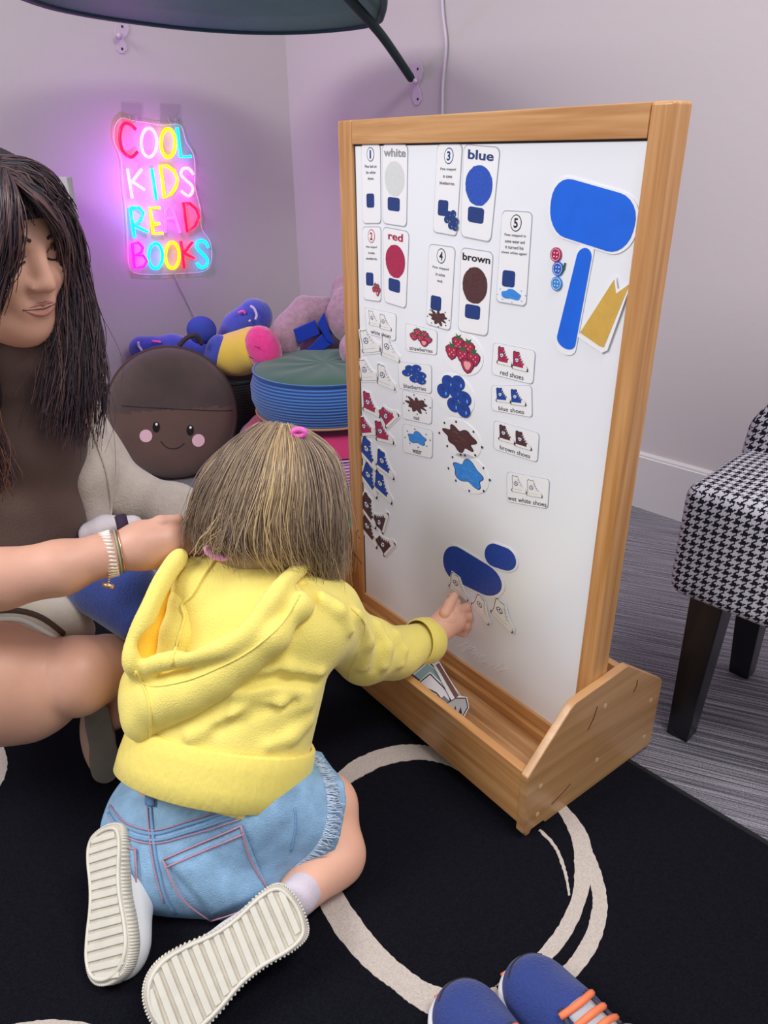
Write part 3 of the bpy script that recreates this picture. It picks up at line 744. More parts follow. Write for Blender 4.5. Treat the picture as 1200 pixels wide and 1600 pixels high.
tray_cut('milk_cutout', 'white paper carton cutout with a grey corner under the mop cutout', 'paper cutouts in the trough',
         [(636, 1082), (672, 1050), (708, 1084), (722, 1110), (700, 1134), (660, 1112)], [('grey_print', greyp, [[(676, 1104), (694, 1088), (712, 1106), (702, 1130)]]),
          ('outline', ink, outl([(640, 1080), (672, 1054), (704, 1086), (700, 1128), (664, 1108)])+outl([(650, 1090), (658, 1080), (670, 1078), (682, 1084), (690, 1094), (690, 1102)])[:-1]),], z0=.052, tilt=.12)
tray_cut('mop_cutout', 'paper mop cutout with a brown handle lying on top in the trough', 'paper cutouts in the trough',
         [(676, 1038), (686, 1033), (718, 1088), (730, 1090), (733, 1106), (722, 1126), (708, 1134), (694, 1110), (706, 1096)],
         [('handle_print', mat('print_handle', '7d5a4e', .5), [[(681, 1040), (686, 1037), (717, 1088), (711, 1092)]]), ('mop_print', mat('print_silver', 'b9b7ba', .5), [[(699, 1100), (712, 1092), (728, 1092), (731, 1106), (722, 1122), (708, 1130), (698, 1112)]]),
          ('outline', ink, outl([(699, 1100), (712, 1092), (728, 1092), (731, 1106), (722, 1122), (708, 1130), (698, 1112)])+[[(706, 1118), (712, 1104), (714, 1120)], [(714, 1122), (720, 1106), (722, 1116)]])], z0=.056, tilt=.12)
# ------------------------------------------------------------------ neon sign on the left wall
def LWp(px, py, off=0.0): return at_plane(px, py, COR+nl*off, nl)
def RWp(px, py, off=0.0): return at_plane(px, py, COR+nr_in*off, nr_in)
nr_in = np.array([-.72, -.69, 0]); nr_in /= np.linalg.norm(nr_in)
acr = mat('clear_acrylic', 'f4e8f6', .08, alpha=.06, spec=.6)
sz = lambda x, y: (170+x/5.335, 160+y/5.335)
sign = thing('neon_sign', 'multicolour neon sign reading COOL KIDS READ BOOKS on the left wall', 'neon sign', LWp(260, 310))
def neon(name, c, e): return mat(name, c, .3, emit=c, estr=e)
NE = {'r': neon('neon_red', 'ff0a32', 3.2), 'y': neon('neon_yellow', 'ffe600', 2.2), 'c': neon('neon_cyan', '00c8ff', 3),
      'p': neon('neon_pink', 'ff66f4', 6), 'm': neon('neon_magenta', 'f010d0', 4), 'v': neon('neon_violet', 'd848ff', 4)}
def circ(cx, cy, rx, ry): return [(cx+rx*math.cos(a), cy+ry*math.sin(a)) for a in np.linspace(0, 2*math.pi, 14, endpoint=False)]
LET = [('C', 'r', [([(225, 225), (185, 188), (140, 172), (108, 205), (92, 290), (110, 390), (150, 440), (195, 455), (240, 410)], 0, 1)]),
 ('O', 'p', [(circ(335, 335, 65, 120), 1, 1)]), ('O', 'y', [(circ(495, 340, 60, 118), 1, 1)]), ('L', 'c', [([(570, 205), (600, 455), (685, 450)], 0, 0)]),
 ('K', 'p', [([(155, 550), (195, 800)], 0, 0), ([(275, 555), (180, 680)], 0, 0), ([(195, 660), (300, 730)], 0, 0)]), ('I', 'c', [([(358, 550), (398, 815)], 0, 0)]),
 ('D', 'y', [([(430, 525), (465, 800), (520, 765), (560, 705), (574, 640), (545, 570), (485, 530)], 2, 0)]),
 ('S', 'p', [([(705, 600), (670, 555), (622, 552), (602, 600), (645, 650), (690, 690), (698, 740), (665, 780), (605, 740)], 0, 1)]),
 ('R', 'c', [([(180, 880), (215, 1130)], 0, 0), ([(180, 880), (250, 875), (290, 920), (268, 985), (205, 1020), (325, 1080)], 0, 0)]),
 ('E', 'y', [([(425, 880), (345, 880), (370, 1095), (450, 1090)], 0, 0), ([(365, 1015), (425, 1010)], 0, 0)]),
 ('A', 'v', [([(472, 1085), (472, 900), (500, 862), (535, 900), (595, 1085)], 0, 0), ([(480, 965), (560, 965)], 0, 0)]),
 ('D', 'r', [([(620, 835), (655, 1080), (720, 1030), (752, 950), (730, 890), (675, 842)], 2, 0)]),
 ('B', 'm', [([(195, 1180), (215, 1380), (290, 1370), (320, 1325), (285, 1275), (215, 1275), (272, 1250), (285, 1210), (245, 1168)], 2, 0)]),
 ('O', 'c', [(circ(390, 1280, 58, 105), 1, 1)]), ('O', 'y', [(circ(530, 1275, 58, 108), 1, 1)]),
 ('K', 'r', [([(600, 1155), (630, 1385)], 0, 0), ([(700, 1165), (620, 1260)], 0, 0), ([(620, 1250), (715, 1300)], 0, 0)]),
 ('S', 'c', [([(830, 1210), (800, 1158), (745, 1160), (735, 1210), (790, 1270), (822, 1310), (815, 1358), (770, 1378), (735, 1340)], 0, 1)])]
for ch, c, strokes in LET:
    b = MB()
    for pts, closed, sm in strokes:
        P = [LWp(*sz(*p), .017) for p in pts]
        if sm: P = catmull(P, 4, closed == 1)
        b.tube(P, .0048, 10, closed=closed > 0)
    b.build('neon_letter', NE[c], sign, True)
# unseen point lamps added to boost the neon glow on wall and into room
def glow(px, py, off, col, e):
    l = bpy.data.lights.new('neon_glow_boost', 'POINT'); l.energy = e; l.color = s2l(col); l.shadow_soft_size = 0
    o = bpy.data.objects.new('neon_glow_boost', l); COL.objects.link(o); o.location = tuple(LWp(px, py, off)); return o
for x, y, c in [(190, 215, 'ff2090'), (185, 260, 'c040ff'), (195, 290, 'b040ff'), (196, 340, '20a0ff'), (200, 400, 'e030f0'), (240, 205, 'ff40d0'), (300, 225, '30a0ff'), (310, 275, 'e040ff'), (318, 330, 'd040ff'), (328, 395, '20a0ff'), (255, 250, 'ff50c0'), (255, 300, 'f050d0'), (262, 350, 'ff50c0'), (260, 415, 'd050ff')]:
    glow(x, y, .035, c, .008)
glow(250, 300, .16, 'c860ff', 2.2)
out = [(60, 170), (110, 130), (180, 150), (300, 168), (440, 190), (590, 190), (640, 330), (700, 430), (715, 560), (715, 700), (760, 900), (770, 1050), (840, 1160), (852, 1300), (805, 1400), (620, 1425), (250, 1430), (165, 1360), (155, 1200), (140, 900), (115, 700), (100, 480), (45, 340), (40, 240)]
b = MB(); P = catmull([LWp(*sz(*p), .006) for p in out], 3, True); b.prism(P, nl*.004); b.build('acrylic_backing', acr, sign)
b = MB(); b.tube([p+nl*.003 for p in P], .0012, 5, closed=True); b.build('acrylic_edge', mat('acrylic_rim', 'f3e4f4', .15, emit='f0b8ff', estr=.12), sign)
for x0, y0, x1, y1 in [(189, 160, 222, 190), (250, 162, 282, 193)]:
    h = thing('adhesive_hook', f'clear plastic adhesive hook above the {"letter C" if x0 < 200 else "second letter O"} of the neon sign', 'hook', LWp((x0+x1)/2, (y0+y1)/2), 'clear hooks above the neon sign')
    b = MB(); b.prism([LWp(*q, .0008) for q in [(x0, y0), (x1, y0+1), (x1, y1), (x0, y1)]], nl*.0015); b.build('backplate', mat('hook_film', 'cdc2ca', .1, alpha=.25), h)
    b = MB(); xm = (x0+x1)/2+3; b.tube([LWp(xm-6, y0+20, .003), LWp(xm-6, y0+26, .010), LWp(xm, y0+32, .016), LWp(xm+5, y0+27, .012), LWp(xm+4, y0+20, .004)], .0014, 6); b.build('hook_loop', mat('hook_clear', 'd8ccd8', .1, alpha=.6), h, True)
b = MB(); b.tube(catmull([LWp(272, 424, .012), LWp(277, 440, .012), LWp(288, 462, .01), LWp(298, 482, .012), LWp(308, 500, .02)], 5), .0022, 6)
tag(b.build('power_cord', mat('cord_white', 'cfc4d4', .4), None, True), 'thin white power cord hanging down from the neon sign', 'cord')

# ------------------------------------------------------------------ leaf canopy and its brackets
leafm = mat('leaf_fabric_green', '4a8a70', .55, bump=.1, bscale=500, var=.12, vscale=6)
leafm.node_tree.nodes['Principled BSDF'].inputs['Transmission Weight'].default_value = 0
leafd = mat('leaf_trim_dark', '0f4340', .6)
canopy = thing('leaf_canopy', 'green fabric leaf canopy with dark stem fixed across the top of the corner', 'canopy', at_z(350, 20, 1.2))
rim = [(-60, -45), (50, 0), (120, 18), (200, 31), (300, 43), (400, 49), (480, 48), (550, 42), (588, 34), (597, 22), (600, 0), (596, -30)]
R3 = [at_z(x, y, 1.2) for x, y in catmull([np.array(p, float) for p in rim], 4)]
cc = np.array([-.30, 1.3, 1.29])
b = MB(); rows = 8; n = len(R3); V = []
for k in range(rows+1):
    t = k/rows
    for p in R3:
        q = p*(1-t)+cc*t; V.append(q+Zv*(.05*math.sin(t*math.pi/2)))
F = [(k*n+i, k*n+i+1, (k+1)*n+i+1, (k+1)*n+i) for k in range(rows) for i in range(n-1)]
b.add(V, F); o = b.build('leaf_fabric', leafm, canopy, True); sm_ = o.modifiers.new('s', 'SOLIDIFY'); sm_.thickness = .002
b = MB(); b.tube(R3, .0085, 8); b.build('leaf_rim', leafd, canopy, True)
stem_end = RWp(642, 122, .03)
b = MB(); b.tube(catmull([at_y(520, -30, 1.9), at_y(552, 5, 2.05), at_y(592, 50, 2.2), at_y(618, 86, 2.33), stem_end], 5), .0115, 10); b.build('leaf_stem', mat('stem_dark_green', '12302f', .7, bump=.3, bscale=300), canopy, True)
brm = mat('bracket_white_metal', 'cbb9cc', .35)
def bracket(fp, cx, cy, w_, h_, nn, label):
    t = thing('wall_bracket', label, 'bracket', fp(cx, cy), 'white metal canopy brackets')
    b = MB(); P = [(-.32, -.5), (0, -.58), (.32, -.5), (.42, -.3), (.3, -.08), (.12, .08), (.26, .25), (.30, .42), (.1, .55), (-.12, .55), (-.3, .42), (-.28, .22), (-.42, .0), (-.45, -.25)]
    b.prism([fp(cx+p*w_, cy+q*h_, .001) for p, q in P], nn*.0025); b.build('plate', brm, t, bevel=.0008)
    b = MB(); b.tube([fp(cx-.1*w_, cy-.05*h_, .003), fp(cx-.15*w_, cy-.05*h_, .034)], .007, 10); b.build('peg', brm, t, True)
    for q in (-.36, .4):
        b = MB(); c_ = fp(cx+.03*w_, cy+q*h_, .0037); b.tube([c_, c_+nn*.0008], .0035, 10); b.build('screw_hole', mat('hole_dark', '2a2228', .6), t)
bracket(lambda x, y, o=0.: LWp(x, y, o), 190, 58, 28, 46, nl, 'white metal bracket under the canopy rim on the left wall')
bracket(lambda x, y, o=0.: RWp(x, y, o), 652, 130, 24, 62, nr_in, 'white metal bracket holding the canopy stem on the right wall')
b = MB(); b.tube(catmull([RWp(688, -60, .008), RWp(692, 20, .008), RWp(697, 70, .009), RWp(692, 130, .008), RWp(691, 190, .008), RWp(690, 400, .008), RWp(690, 560, .012), RWp(690, 640, .022)], 6), .0045, 8)
tag(b.build('wall_cable', mat('cable_white', 'c8bccb', .4), None, True), 'white cable running down the right wall behind the easel', 'cable')

# ------------------------------------------------------------------ white bookcase end at the left
bcw = mat('bookcase_white', 'c9c6ca', .45, bump=.04, var=.02, vscale=10)
P0 = at_z(195, 742, 0.0)                                   # room-side foot of the end panel
W_ = float((P0-COR)@nl)-.004; H_ = float(at_y(112, 277, P0[1])[2])
bd = -nl                                                   # the end board runs from here to the wall
bookcase = thing('bookcase', 'white panelled bookcase end standing against the left wall behind the woman', 'bookcase', (P0[0], P0[1], 0))
def bx_(name, x, z, w_, h_, d0, d1, m_, bev=.002):
    b = MB(); b.box(P0*np.array([1, 1, 0])+bd*x+Zv*z+wl*d0, bd*w_, wl*(d1-d0), Zv*h_); return b.build(name, m_, bookcase, bevel=bev)
for nm, x, z, w_, h_ in [('frame_stile', 0, .001, .048, H_), ('frame_stile', W_-.05, .001, .05, H_), ('frame_rail', .048, H_-.018, W_-.098, .018), ('frame_rail', .048, .001, W_-.098, .10)]:
    bx_(nm, x, z, w_, h_, 0, .016, bcw)
bx_('inset_panel', .048, .10, W_-.098, H_-.118, .002, .008, mat('bookcase_inset', 'c0bdc2', .5, bump=.15, bscale=40), 0)

# ------------------------------------------------------------------ cushions
def cyl_cushion(name, label, c, R_, z0, z1, m_top, m_side, cat='cushion', group=None, rope=None, seg=72, tilt=0, bulge=.012, puff=.012):
    t = thing(name, label, cat, (c[0], c[1], z0), group)
    b = MB(); rings = []; h = z1-z0
    prof = [(R_*.985, z0+.004), (R_*1.0, z0+.012), (R_+bulge, z0+h*.35), (R_+bulge, z0+h*.65), (R_, z1-.012), (R_*.985, z1-.004)]
    V = [(c[0]+r*math.cos(a), c[1]+r*math.sin(a), z) for r, z in prof for a in np.linspace(0, 2*math.pi, seg, endpoint=False)]
    F = [(k*seg+i, k*seg+(i+1) % seg, (k+1)*seg+(i+1) % seg, (k+1)*seg+i) for k in range(len(prof)-1) for i in range(seg)]
    b.add(V, F); b.build('side_band', m_side, t, True)
    for nm, zz, sgn in (('top_cover', z1, 1), ('bottom_cover', z0, -1)):
        b = MB(); rr = np.linspace(0, .988, 14); V = []
        for r in rr:
            for i in range(seg):
                a = 2*math.pi*i/seg; dome = sgn*(puff*(1-r**6)-.004) if sgn > 0 else 0
                wv = .0016*math.sin(9*a+3*r)*r*(1-r)*4 if sgn > 0 else 0
                V.append((c[0]+R_*r*math.cos(a), c[1]+R_*r*math.sin(a), zz+dome+wv if sgn > 0 else zz+.003))
        F = [(k*seg+i, k*seg+(i+1) % seg, (k+1)*seg+(i+1) % seg, (k+1)*seg+i) for k in range(13) for i in range(seg)]
        b.add(V, F); b.build(nm, m_top if sgn > 0 else m_side, t, True)
    for zz in (z0+.005, z1-.005):
        b = MB(); b.tube([(c[0]+(R_+.001)*math.cos(a), c[1]+(R_+.001)*math.sin(a), zz) for a in np.linspace(0, 2*math.pi, seg, endpoint=False)], .0035, 6, closed=True)
        b.build('piping', rope if (rope and zz < (z0+z1)/2) else m_side, t, True)
    return t
def cord_mat(name, c0, c1, per):
    mt = bpy.data.materials.new(name); mt.use_nodes = True; nt = mt.node_tree; b = nt.nodes['Principled BSDF']
    tc = nt.nodes.new('ShaderNodeTexCoord'); wv = nt.nodes.new('ShaderNodeTexWave'); wv.bands_direction = 'Z'; wv.inputs['Scale'].default_value = .314/per
    wv.inputs['Distortion'].default_value = .35; wv.inputs['Detail Scale'].default_value = .5
    nt.links.new(tc.outputs['Object'], wv.inputs[0]); cr = nt.nodes.new('ShaderNodeValToRGB'); e = cr.color_ramp.elements
    e[0].position = .25; e[0].color = (*s2l(c0), 1); e[1].position = .7; e[1].color = (*s2l(c1), 1)
    nt.links.new(wv.outputs[0], cr.inputs[0]); nt.links.new(cr.outputs[0], b.inputs['Base Color'])
    bp_ = nt.nodes.new('ShaderNodeBump'); bp_.inputs['Strength'].default_value = .8; bp_.inputs['Distance'].default_value = .003
    nt.links.new(wv.outputs[0], bp_.inputs['Height']); nt.links.new(bp_.outputs[0], b.inputs['Normal'])
    b.inputs['Roughness'].default_value = .8; b.inputs['Sheen Weight'].default_value = .3; return mt
STC = (-.165, 2.11)
cyl_cushion('floor_cushion', 'round magenta floor cushion with lilac ribbed side under the blue and green one', (STC[0]+.0, STC[1]+.02), .262, .001, .145,
            mat('magenta_velvet', 'b0195c', .7, sheen=.5, var=.1, vscale=8), cord_mat('lilac_corduroy', '8a5590', 'd3a4d6', .0085), group='round floor cushions', rope=None, puff=.062)
cyl_cushion('floor_cushion', 'round floor cushion with green top and blue ribbed side stacked on the magenta one', STC, .205, .215, .345,
            mat('green_velvet', '1f5a45', .75, sheen=.35, var=.12, vscale=10, bump=.3, bscale=15), cord_mat('blue_corduroy', '1c3f86', '3f78c4', .0085), group='round floor cushions', rope=mat('jute_rope', 'b08264', .8, bump=.6, bscale=300))
cyl_cushion('floor_cushion', 'round black ribbed floor cushion behind the brown face cushion', (-.53, 2.42), .20, .001, .26,
            mat('black_velvet', '17161c', .8, sheen=.2), cord_mat('black_corduroy', '08080b', '2b2a33', .008), group='round floor cushions')
# brown round face cushion, leaning back against the pile
FC = at_y(270, 647, 2.12); fdir = (CPOS-FC)*np.array([1, 1, .45]); fdir /= np.linalg.norm(fdir)
fx = np.cross(Zv, fdir); fx /= np.linalg.norm(fx); fy = np.cross(fdir, fx)
FR = 98*depth(FC)/FPX; FC[2] = max(FC[2], FR*fy[2]+.045*abs(fdir[2])*.6+.004)
face = thing('face_cushion', 'round brown plush cushion with a smiling face and pink cheeks', 'cushion', (FC[0], FC[1], 0))
bt_ = mat('plush_brown_top', '4c3b3b', .85, sheen=.35, var=.22, vscale=9, bump=.4, bscale=150); bb_ = mat('plush_brown_bottom', '5f4640', .8, sheen=.3, var=.1, vscale=12, bump=.3, bscale=150)
def discmesh(sgn, ymin=-2, ymax=2):
    seg, rr = 80, np.linspace(0, 1, 22); V = []
    for r in rr:
        for i in range(seg):
            a = 2*math.pi*i/seg; hgt = .052*(1-r**5)**.6
            V.append(FC+FR*r*(fx*math.cos(a)+fy*math.sin(a)*1.05)+fdir*sgn*hgt)
    F = [(k*seg+i, k*seg+(i+1) % seg, (k+1)*seg+(i+1) % seg, (k+1)*seg+i) for k in range(21) for i in range(seg)]
    return V, F
seam_y = lambda x: .10-.03*x+.02*(1-x*x)
for nm, m_, up in (('upper_cover', bt_, True), ('lower_cover', bb_, False)):
    V, F = discmesh(1); G = []
    for f in F:
        c_ = (sum(V[i] for i in f)/4-FC)/FR
        if (c_@fy > seam_y(c_@fx)) == up: G.append(f)
    b = MB(); b.add(V, G); b.build(nm, m_, face, True)
V, F = discmesh(-1); b = MB(); b.add(V, F); b.build('back_cover', bb_, face, True)
b = MB(); b.tube([FC+FR*1.0*(fx*math.cos(a)+fy*math.sin(a)*1.05) for a in np.linspace(0, 2*math.pi, 90, endpoint=False)], .0045, 7, closed=True); b.build('piping', mat('brown_piping', '4a3030', .7), face, True)
def fp_(px, py, off=0.0):
    q = at_plane(px, py, FC+fdir*.05, fdir); r = (q-FC)/FR; x, y = r@fx, (r@fy)/1.05; rr = min(.99, math.hypot(x, y)); return FC+FR*(fx*x+fy*y*1.05)+fdir*(.052*(1-rr**5)**.6+off)
b = MB(); b.tube([fp_(x, y, .0006) for x, y in [(190+6*i, 634.5+.3*i+(3 if i > 20 else 0)*0) for i in range(30)]], .0011, 6); b.build('seam', mat('seam_brown', '2f2222', .8), face, True)
blk = mat('embroidery_black', '120f14', .5)
for ex, ey in [(244, 667), (297, 672)]:
    b = MB(); b.prism([fp_(ex+5.6*math.cos(a), ey+8.4*math.sin(a), .0005) for a in np.linspace(0, 2*math.pi, 20, endpoint=False)], fdir*.001); e_ = b.build('eye', blk, face)
    b = MB(); b.prism([fp_(ex+.5+1.9*math.cos(a), ey-4.5+2.2*math.sin(a), .002) for a in np.linspace(0, 2*math.pi, 10, endpoint=False)], fdir*.0006); b.build('eye_glint', mat('embroidery_white', 'f4f0f2', .5), e_)
for ex, ey in [(228, 681), (310, 688)]:
    b = MB(); b.prism([fp_(ex+10*math.cos(a), ey+10*math.sin(a), .0005) for a in np.linspace(0, 2*math.pi, 24, endpoint=False)], fdir*.001); b.build('cheek', mat('felt_pink', 'e6b9c8', .8), face)
b = MB(); b.tube(catmull([fp_(x, y, .0008) for x, y in [(251, 689), (258, 697), (268, 701), (279, 699), (288, 692)]], 5), .0012, 6); b.build('mouth', blk, face, True)
b = MB(); b.tube(catmull([fp_(281, 543, -.02), fp_(292, 536, -.02)+Zv*.008, fp_(308, 533, -.02)+Zv*.012, fp_(318, 541, -.03)], 4), [.007]*13, 8); b.build('carry_loop', mat('loop_brown', '3a2c31', .8), face, True)

# ------------------------------------------------------------------ butterfly plush on the black cushion
blueP = mat('plush_blue', '3c49b4', .9, sheen=.6, bump=.8, bscale=350, var=.12, vscale=60); yelP = mat('plush_yellow', 'e6c148', .9, sheen=.5, bump=.6, bscale=350)
hotP = mat('plush_hot_pink', 'e8368f', .95, sheen=.7, bump=.9, bscale=300, var=.1, vscale=80); knitB = mat('knit_blue', '3a49ad', .9, bump=1., bscale=220, stretch=(1, 1, 5))
bf = thing('plush_butterfly', 'stuffed butterfly toy with blue wings, yellow body and hot pink end behind the face cushion', 'soft toy', at_y(350, 590, 2.3))
sculpt_obj('body', [chain([J(352, 555, 2.28, 30), J(395, 545, 2.24, 34), J(412, 545, 2.22, 32)])[0], ell(*[J(372, 556, 2.26, 1)[0], (.075, .05, .06)])], yelP, bf, .005, .02)
sculpt_obj('wing', chain([J(222, 545, 2.38, 20), J(270, 541, 2.36, 16), J(330, 548, 2.34, 14)]), blueP, bf, .005, .03)
sculpt_obj('wing', chain([J(345, 540, 2.36, 14), J(372, 512, 2.36, 22), J(398, 495, 2.36, 28)]), blueP, bf, .005, .03)
sculpt_obj('head', [ell(J(315, 516, 2.27, 1)[0], (.045, .04, .042))], knitB, bf, .004, .01)
sculpt_obj('arm', [ell(J(339, 550, 2.25, 1)[0], (.036, .036, .055), axes((1, 0, -.35)))], blueP, bf, .004, .01)
sculpt_obj('tail_end', [ell(J(412, 545, 2.2, 1)[0], (.052, .05, .070), axes((1, 0, .35)))], hotP, bf, .004, .01, warp=lambda P: .0015*fbm(P, 120))
b = MB()
for x, y in [(398, 541), (389, 557)]:
    p = at_y(x, y, 2.145); q = at_y(x+8, y+3, 2.14); b.tube([p, (p+q)/2-Zv*.0015, q], .0012, 5)
    b.build('closed_eye', blk, bf); b = MB()
def bump_patch(parent, name, m_, pts, y):
    b = MB(); b.tube(catmull([at_y(*p, y) for p in pts], 4), .004, 6); b.build(name, m_, parent, True)
bump_patch(bf, 'white_stitching', mat('satin_lilac', 'd8c6f0', .4), [(391, 478), (397, 482), (401, 492), (399, 499)], 2.292)
bump_patch(bf, 'pink_patch', mat('satin_pink', 'e45ac0', .4), [(372, 489), (380, 486), (383, 490)], 2.305)
bump_patch(bf, 'white_stitching', mat('satin_lilac', 'd8c6f0', .4), [(389, 500), (391, 502)], 2.292)
bump_patch(bf, 'pink_patch', mat('satin_pink', 'e45ac0', .4), [(238, 533), (246, 534), (252, 535)], 2.325)
bump_patch(bf, 'white_stitching', mat('satin_lilac', 'd8c6f0', .4), [(216, 534), (217, 541), (222, 548)], 2.333)

# ------------------------------------------------------------------ big pink teddy behind the blue cushion
tedm = mat('plush_dusty_pink', 'a98597', .95, sheen=.6, bump=1., bscale=260, var=.15, vscale=90)
ted = thing('teddy_bear', 'large dusty pink teddy bear with a blue ribbon slumped behind the easel', 'teddy bear', at_y(520, 600, 2.42))
fz = lambda P: .002*fbm(P, 110)
sculpt_obj('arm', chain([J(530, 490, 2.40, 26), J(478, 490, 2.36, 25), J(452, 515, 2.32, 24), J(446, 540, 2.30, 20)]), tedm, ted, .005, .02, warp=fz)
sculpt_obj('head', [ell(J(560, 492, 2.30, 1)[0], (.098, .085, .095)), ell(J(540, 455, 2.34, 1)[0], (.045, .03, .05))], tedm, ted, .005, .02, warp=fz)
sculpt_obj('leg', [ell(J(440, 572, 2.36, 1)[0], (.05, .06, .04))], tedm, ted, .005, .01, warp=fz)
sculpt_obj('leg', [ell(J(548, 545, 2.14, 1)[0], (.034, .05, .045))], tedm, ted, .005, .01, warp=fz)
sculpt_obj('torso', [ell(J(520, 545, 2.44, 1)[0], (.11, .08, .10))], mat('plush_torso', '8f7280', .95, sheen=.5, bump=1., bscale=260), ted, .005, .01, warp=fz)
rib = mat('satin_ribbon_blue', '1a38a8', .35, bump=.1)
b = MB()
for P in ([(498, 520), (503, 548), (478, 536), (462, 520), (490, 508)], ):
    pass
b.prism([at_y(x, y, 2.27) for x, y in [(458, 515), (492, 500), (500, 522), (466, 537)]], (0, .008, 0)); b.build('ribbon_loop', rib, ted, bevel=.002)
b = MB(); b.prism([at_y(x, y, 2.262) for x, y in [(496, 506), (506, 488), (514, 516), (524, 540), (510, 532)]], (0, .008, 0)); b.build('ribbon_knot', rib, ted, bevel=.002)
b = MB(); b.prism([at_y(x, y, 2.268) for x, y in [(503, 522), (518, 538), (490, 558), (478, 548)]], (0, .008, 0)); b.build('ribbon_tail', rib, ted, bevel=.002)
# green cushion glimpsed behind the left easel post
gp = at_z(535, 835, .03); b = MB(); b.box((gp[0]-.09, gp[1]+.0, .001), (.14, 0, 0), (0, .12, 0), (0, 0, .03))
tag(b.build('floor_pad', mat('pad_green', '3f9a55', .8), bevel=.012), 'small bright green floor pad glimpsed behind the left easel post', 'floor pad')

# ------------------------------------------------------------------ houndstooth slipper chair
HSC = 1/.0017
def hound():
    mt = bpy.data.materials.new('houndstooth'); mt.use_nodes = True; nt = mt.node_tree; N = nt.nodes.new; Lk = nt.links.new
    b = nt.nodes['Principled BSDF']; b.inputs['Roughness'].default_value = .9; b.inputs['Specular IOR Level'].default_value = .15
    u_ = N('ShaderNodeUVMap'); u_.uv_map = 'UVMap'; sp_ = N('ShaderNodeSeparateXYZ'); Lk(u_.outputs[0], sp_.inputs[0])
    def M(op, a, b_=None):
        q = N('ShaderNodeMath'); q.operation = op
        for i, x in enumerate((a, b_)):
            if x is None: continue
            if isinstance(x, (int, float)): q.inputs[i].default_value = x
            else: Lk(x, q.inputs[i])
        return q.outputs[0]
    fx_, fy_ = M('FLOOR', sp_.outputs[0]), M('FLOOR', sp_.outputs[1])
    wx = M('LESS_THAN', M('FLOORED_MODULO', fx_, 8), 4); wy = M('LESS_THAN', M('FLOORED_MODULO', fy_, 8), 4)
    tw = M('LESS_THAN', M('FLOORED_MODULO', M('SUBTRACT', fx_, fy_), 4), 2)
    mx = M('ADD', M('MULTIPLY', wx, tw), M('MULTIPLY', wy, M('SUBTRACT', 1, tw)))
    c = N('ShaderNodeMix'); c.data_type = 'RGBA'; c.inputs[6].default_value = (*s2l('c2bdc8'), 1); c.inputs[7].default_value = (*s2l('1a1a22'), 1)
    Lk(mx, c.inputs[0]); Lk(c.outputs[2], b.inputs['Base Color'])
    nz = N('ShaderNodeTexNoise'); nz.inputs['Scale'].default_value = 3; Lk(u_.outputs[0], nz.inputs['Vector'])
    bp_ = N('ShaderNodeBump'); bp_.inputs['Strength'].default_value = .3; bp_.inputs['Distance'].default_value = .001; Lk(nz.outputs[0], bp_.inputs['Height']); Lk(bp_.outputs[0], b.inputs['Normal'])
    return mt
HT = hound()
cx_, cn_ = wr.copy(), -nr_in                               # chair width along the wall, depth towards the wall
CF0 = at_z(1036, 926, .275)                                # front-left lower corner of the seat
def cpnt(a, d, z): return np.array([CF0[0], CF0[1], 0])+cx_*a+cn_*d+Zv*z
Rch = np.stack([cx_, cn_, Zv], 1)
def boxuv(o, sc_=None):
    sc_ = HSC; me = o.data; uvl = me.uv_layers.new(name='UVMap')
    for p in me.polygons:
        nn = np.array(p.normal); l = [abs(nn@cx_), abs(nn@cn_), abs(nn[2])]; k = l.index(max(l))
        for li in p.loop_indices:
            v = np.array(me.vertices[me.loops[li].vertex_index].co)-CF0; q = (v@cx_, v@cn_, v[2])
            uu = {0: (q[1], q[2]), 1: (q[0], q[2]), 2: (q[0], q[1]+CF0[2]*0)}[k]; uvl.data[li].uv = (uu[0]*sc_+400, uu[1]*sc_+400)
chair = thing('slipper_chair', 'black and white houndstooth slipper chair with black tapered legs at the right edge', 'chair', tuple(cpnt(.25, .25, 0)))
CW, CD, ST = .52, .29, .462
seat = sculpt_obj('seat', [rbox(cpnt(CW/2, CD/2, (.275+ST)/2), (CW/2, CD/2, (ST-.275)/2), .022, Rch), ell(cpnt(CW/2, CD/2, ST-.012), (CW*.47, CD*.47, .032), Rch)], HT, chair, .008, .02, it=1)
boxuv(seat)
bkp = at_z(1113, 700, ST+.01); ba = float((bkp-CF0)@cx_)      # left edge of the backrest along the chair's width
ba = 0.0
def back_fn(P):
    q = P-np.array([CF0[0], CF0[1], 0]); a, d, z = q@cx_, q@cn_, P[..., 2]
    hz = np.maximum(z-ST-.03, 0); lean = (z-ST)*.10; edge = ba+3.0*np.minimum(hz, .22)**1.6
    dx = np.maximum(edge-a, a-(CW-edge))*.8; dd = np.abs(d-(CD-.055+lean))-.045; dz = np.maximum(z-(ST+.33), (ST-.06)-z)
    m3 = np.stack([dx+.02, dd+.02, dz+.02], -1)
    return (np.linalg.norm(np.maximum(m3, 0), axis=-1)+np.minimum(m3.max(-1), 0)-.02)*.85
blo = np.min([cpnt(a, d, z) for a in (0, CW) for d in (.2, CD+.2) for z in (ST-.08, ST+.5)], 0); bhi = np.max([cpnt(a, d, z) for a in (0, CW) for d in (.2, CD+.2) for z in (ST-.08, ST+.5)], 0)
back = sculpt_obj('backrest', [('fn', blo, bhi, back_fn)], HT, chair, .008, .0, it=2)
boxuv(back)
legm = mat('leg_black_lacquer', '121218', .3, spec=.5, coat=.2)
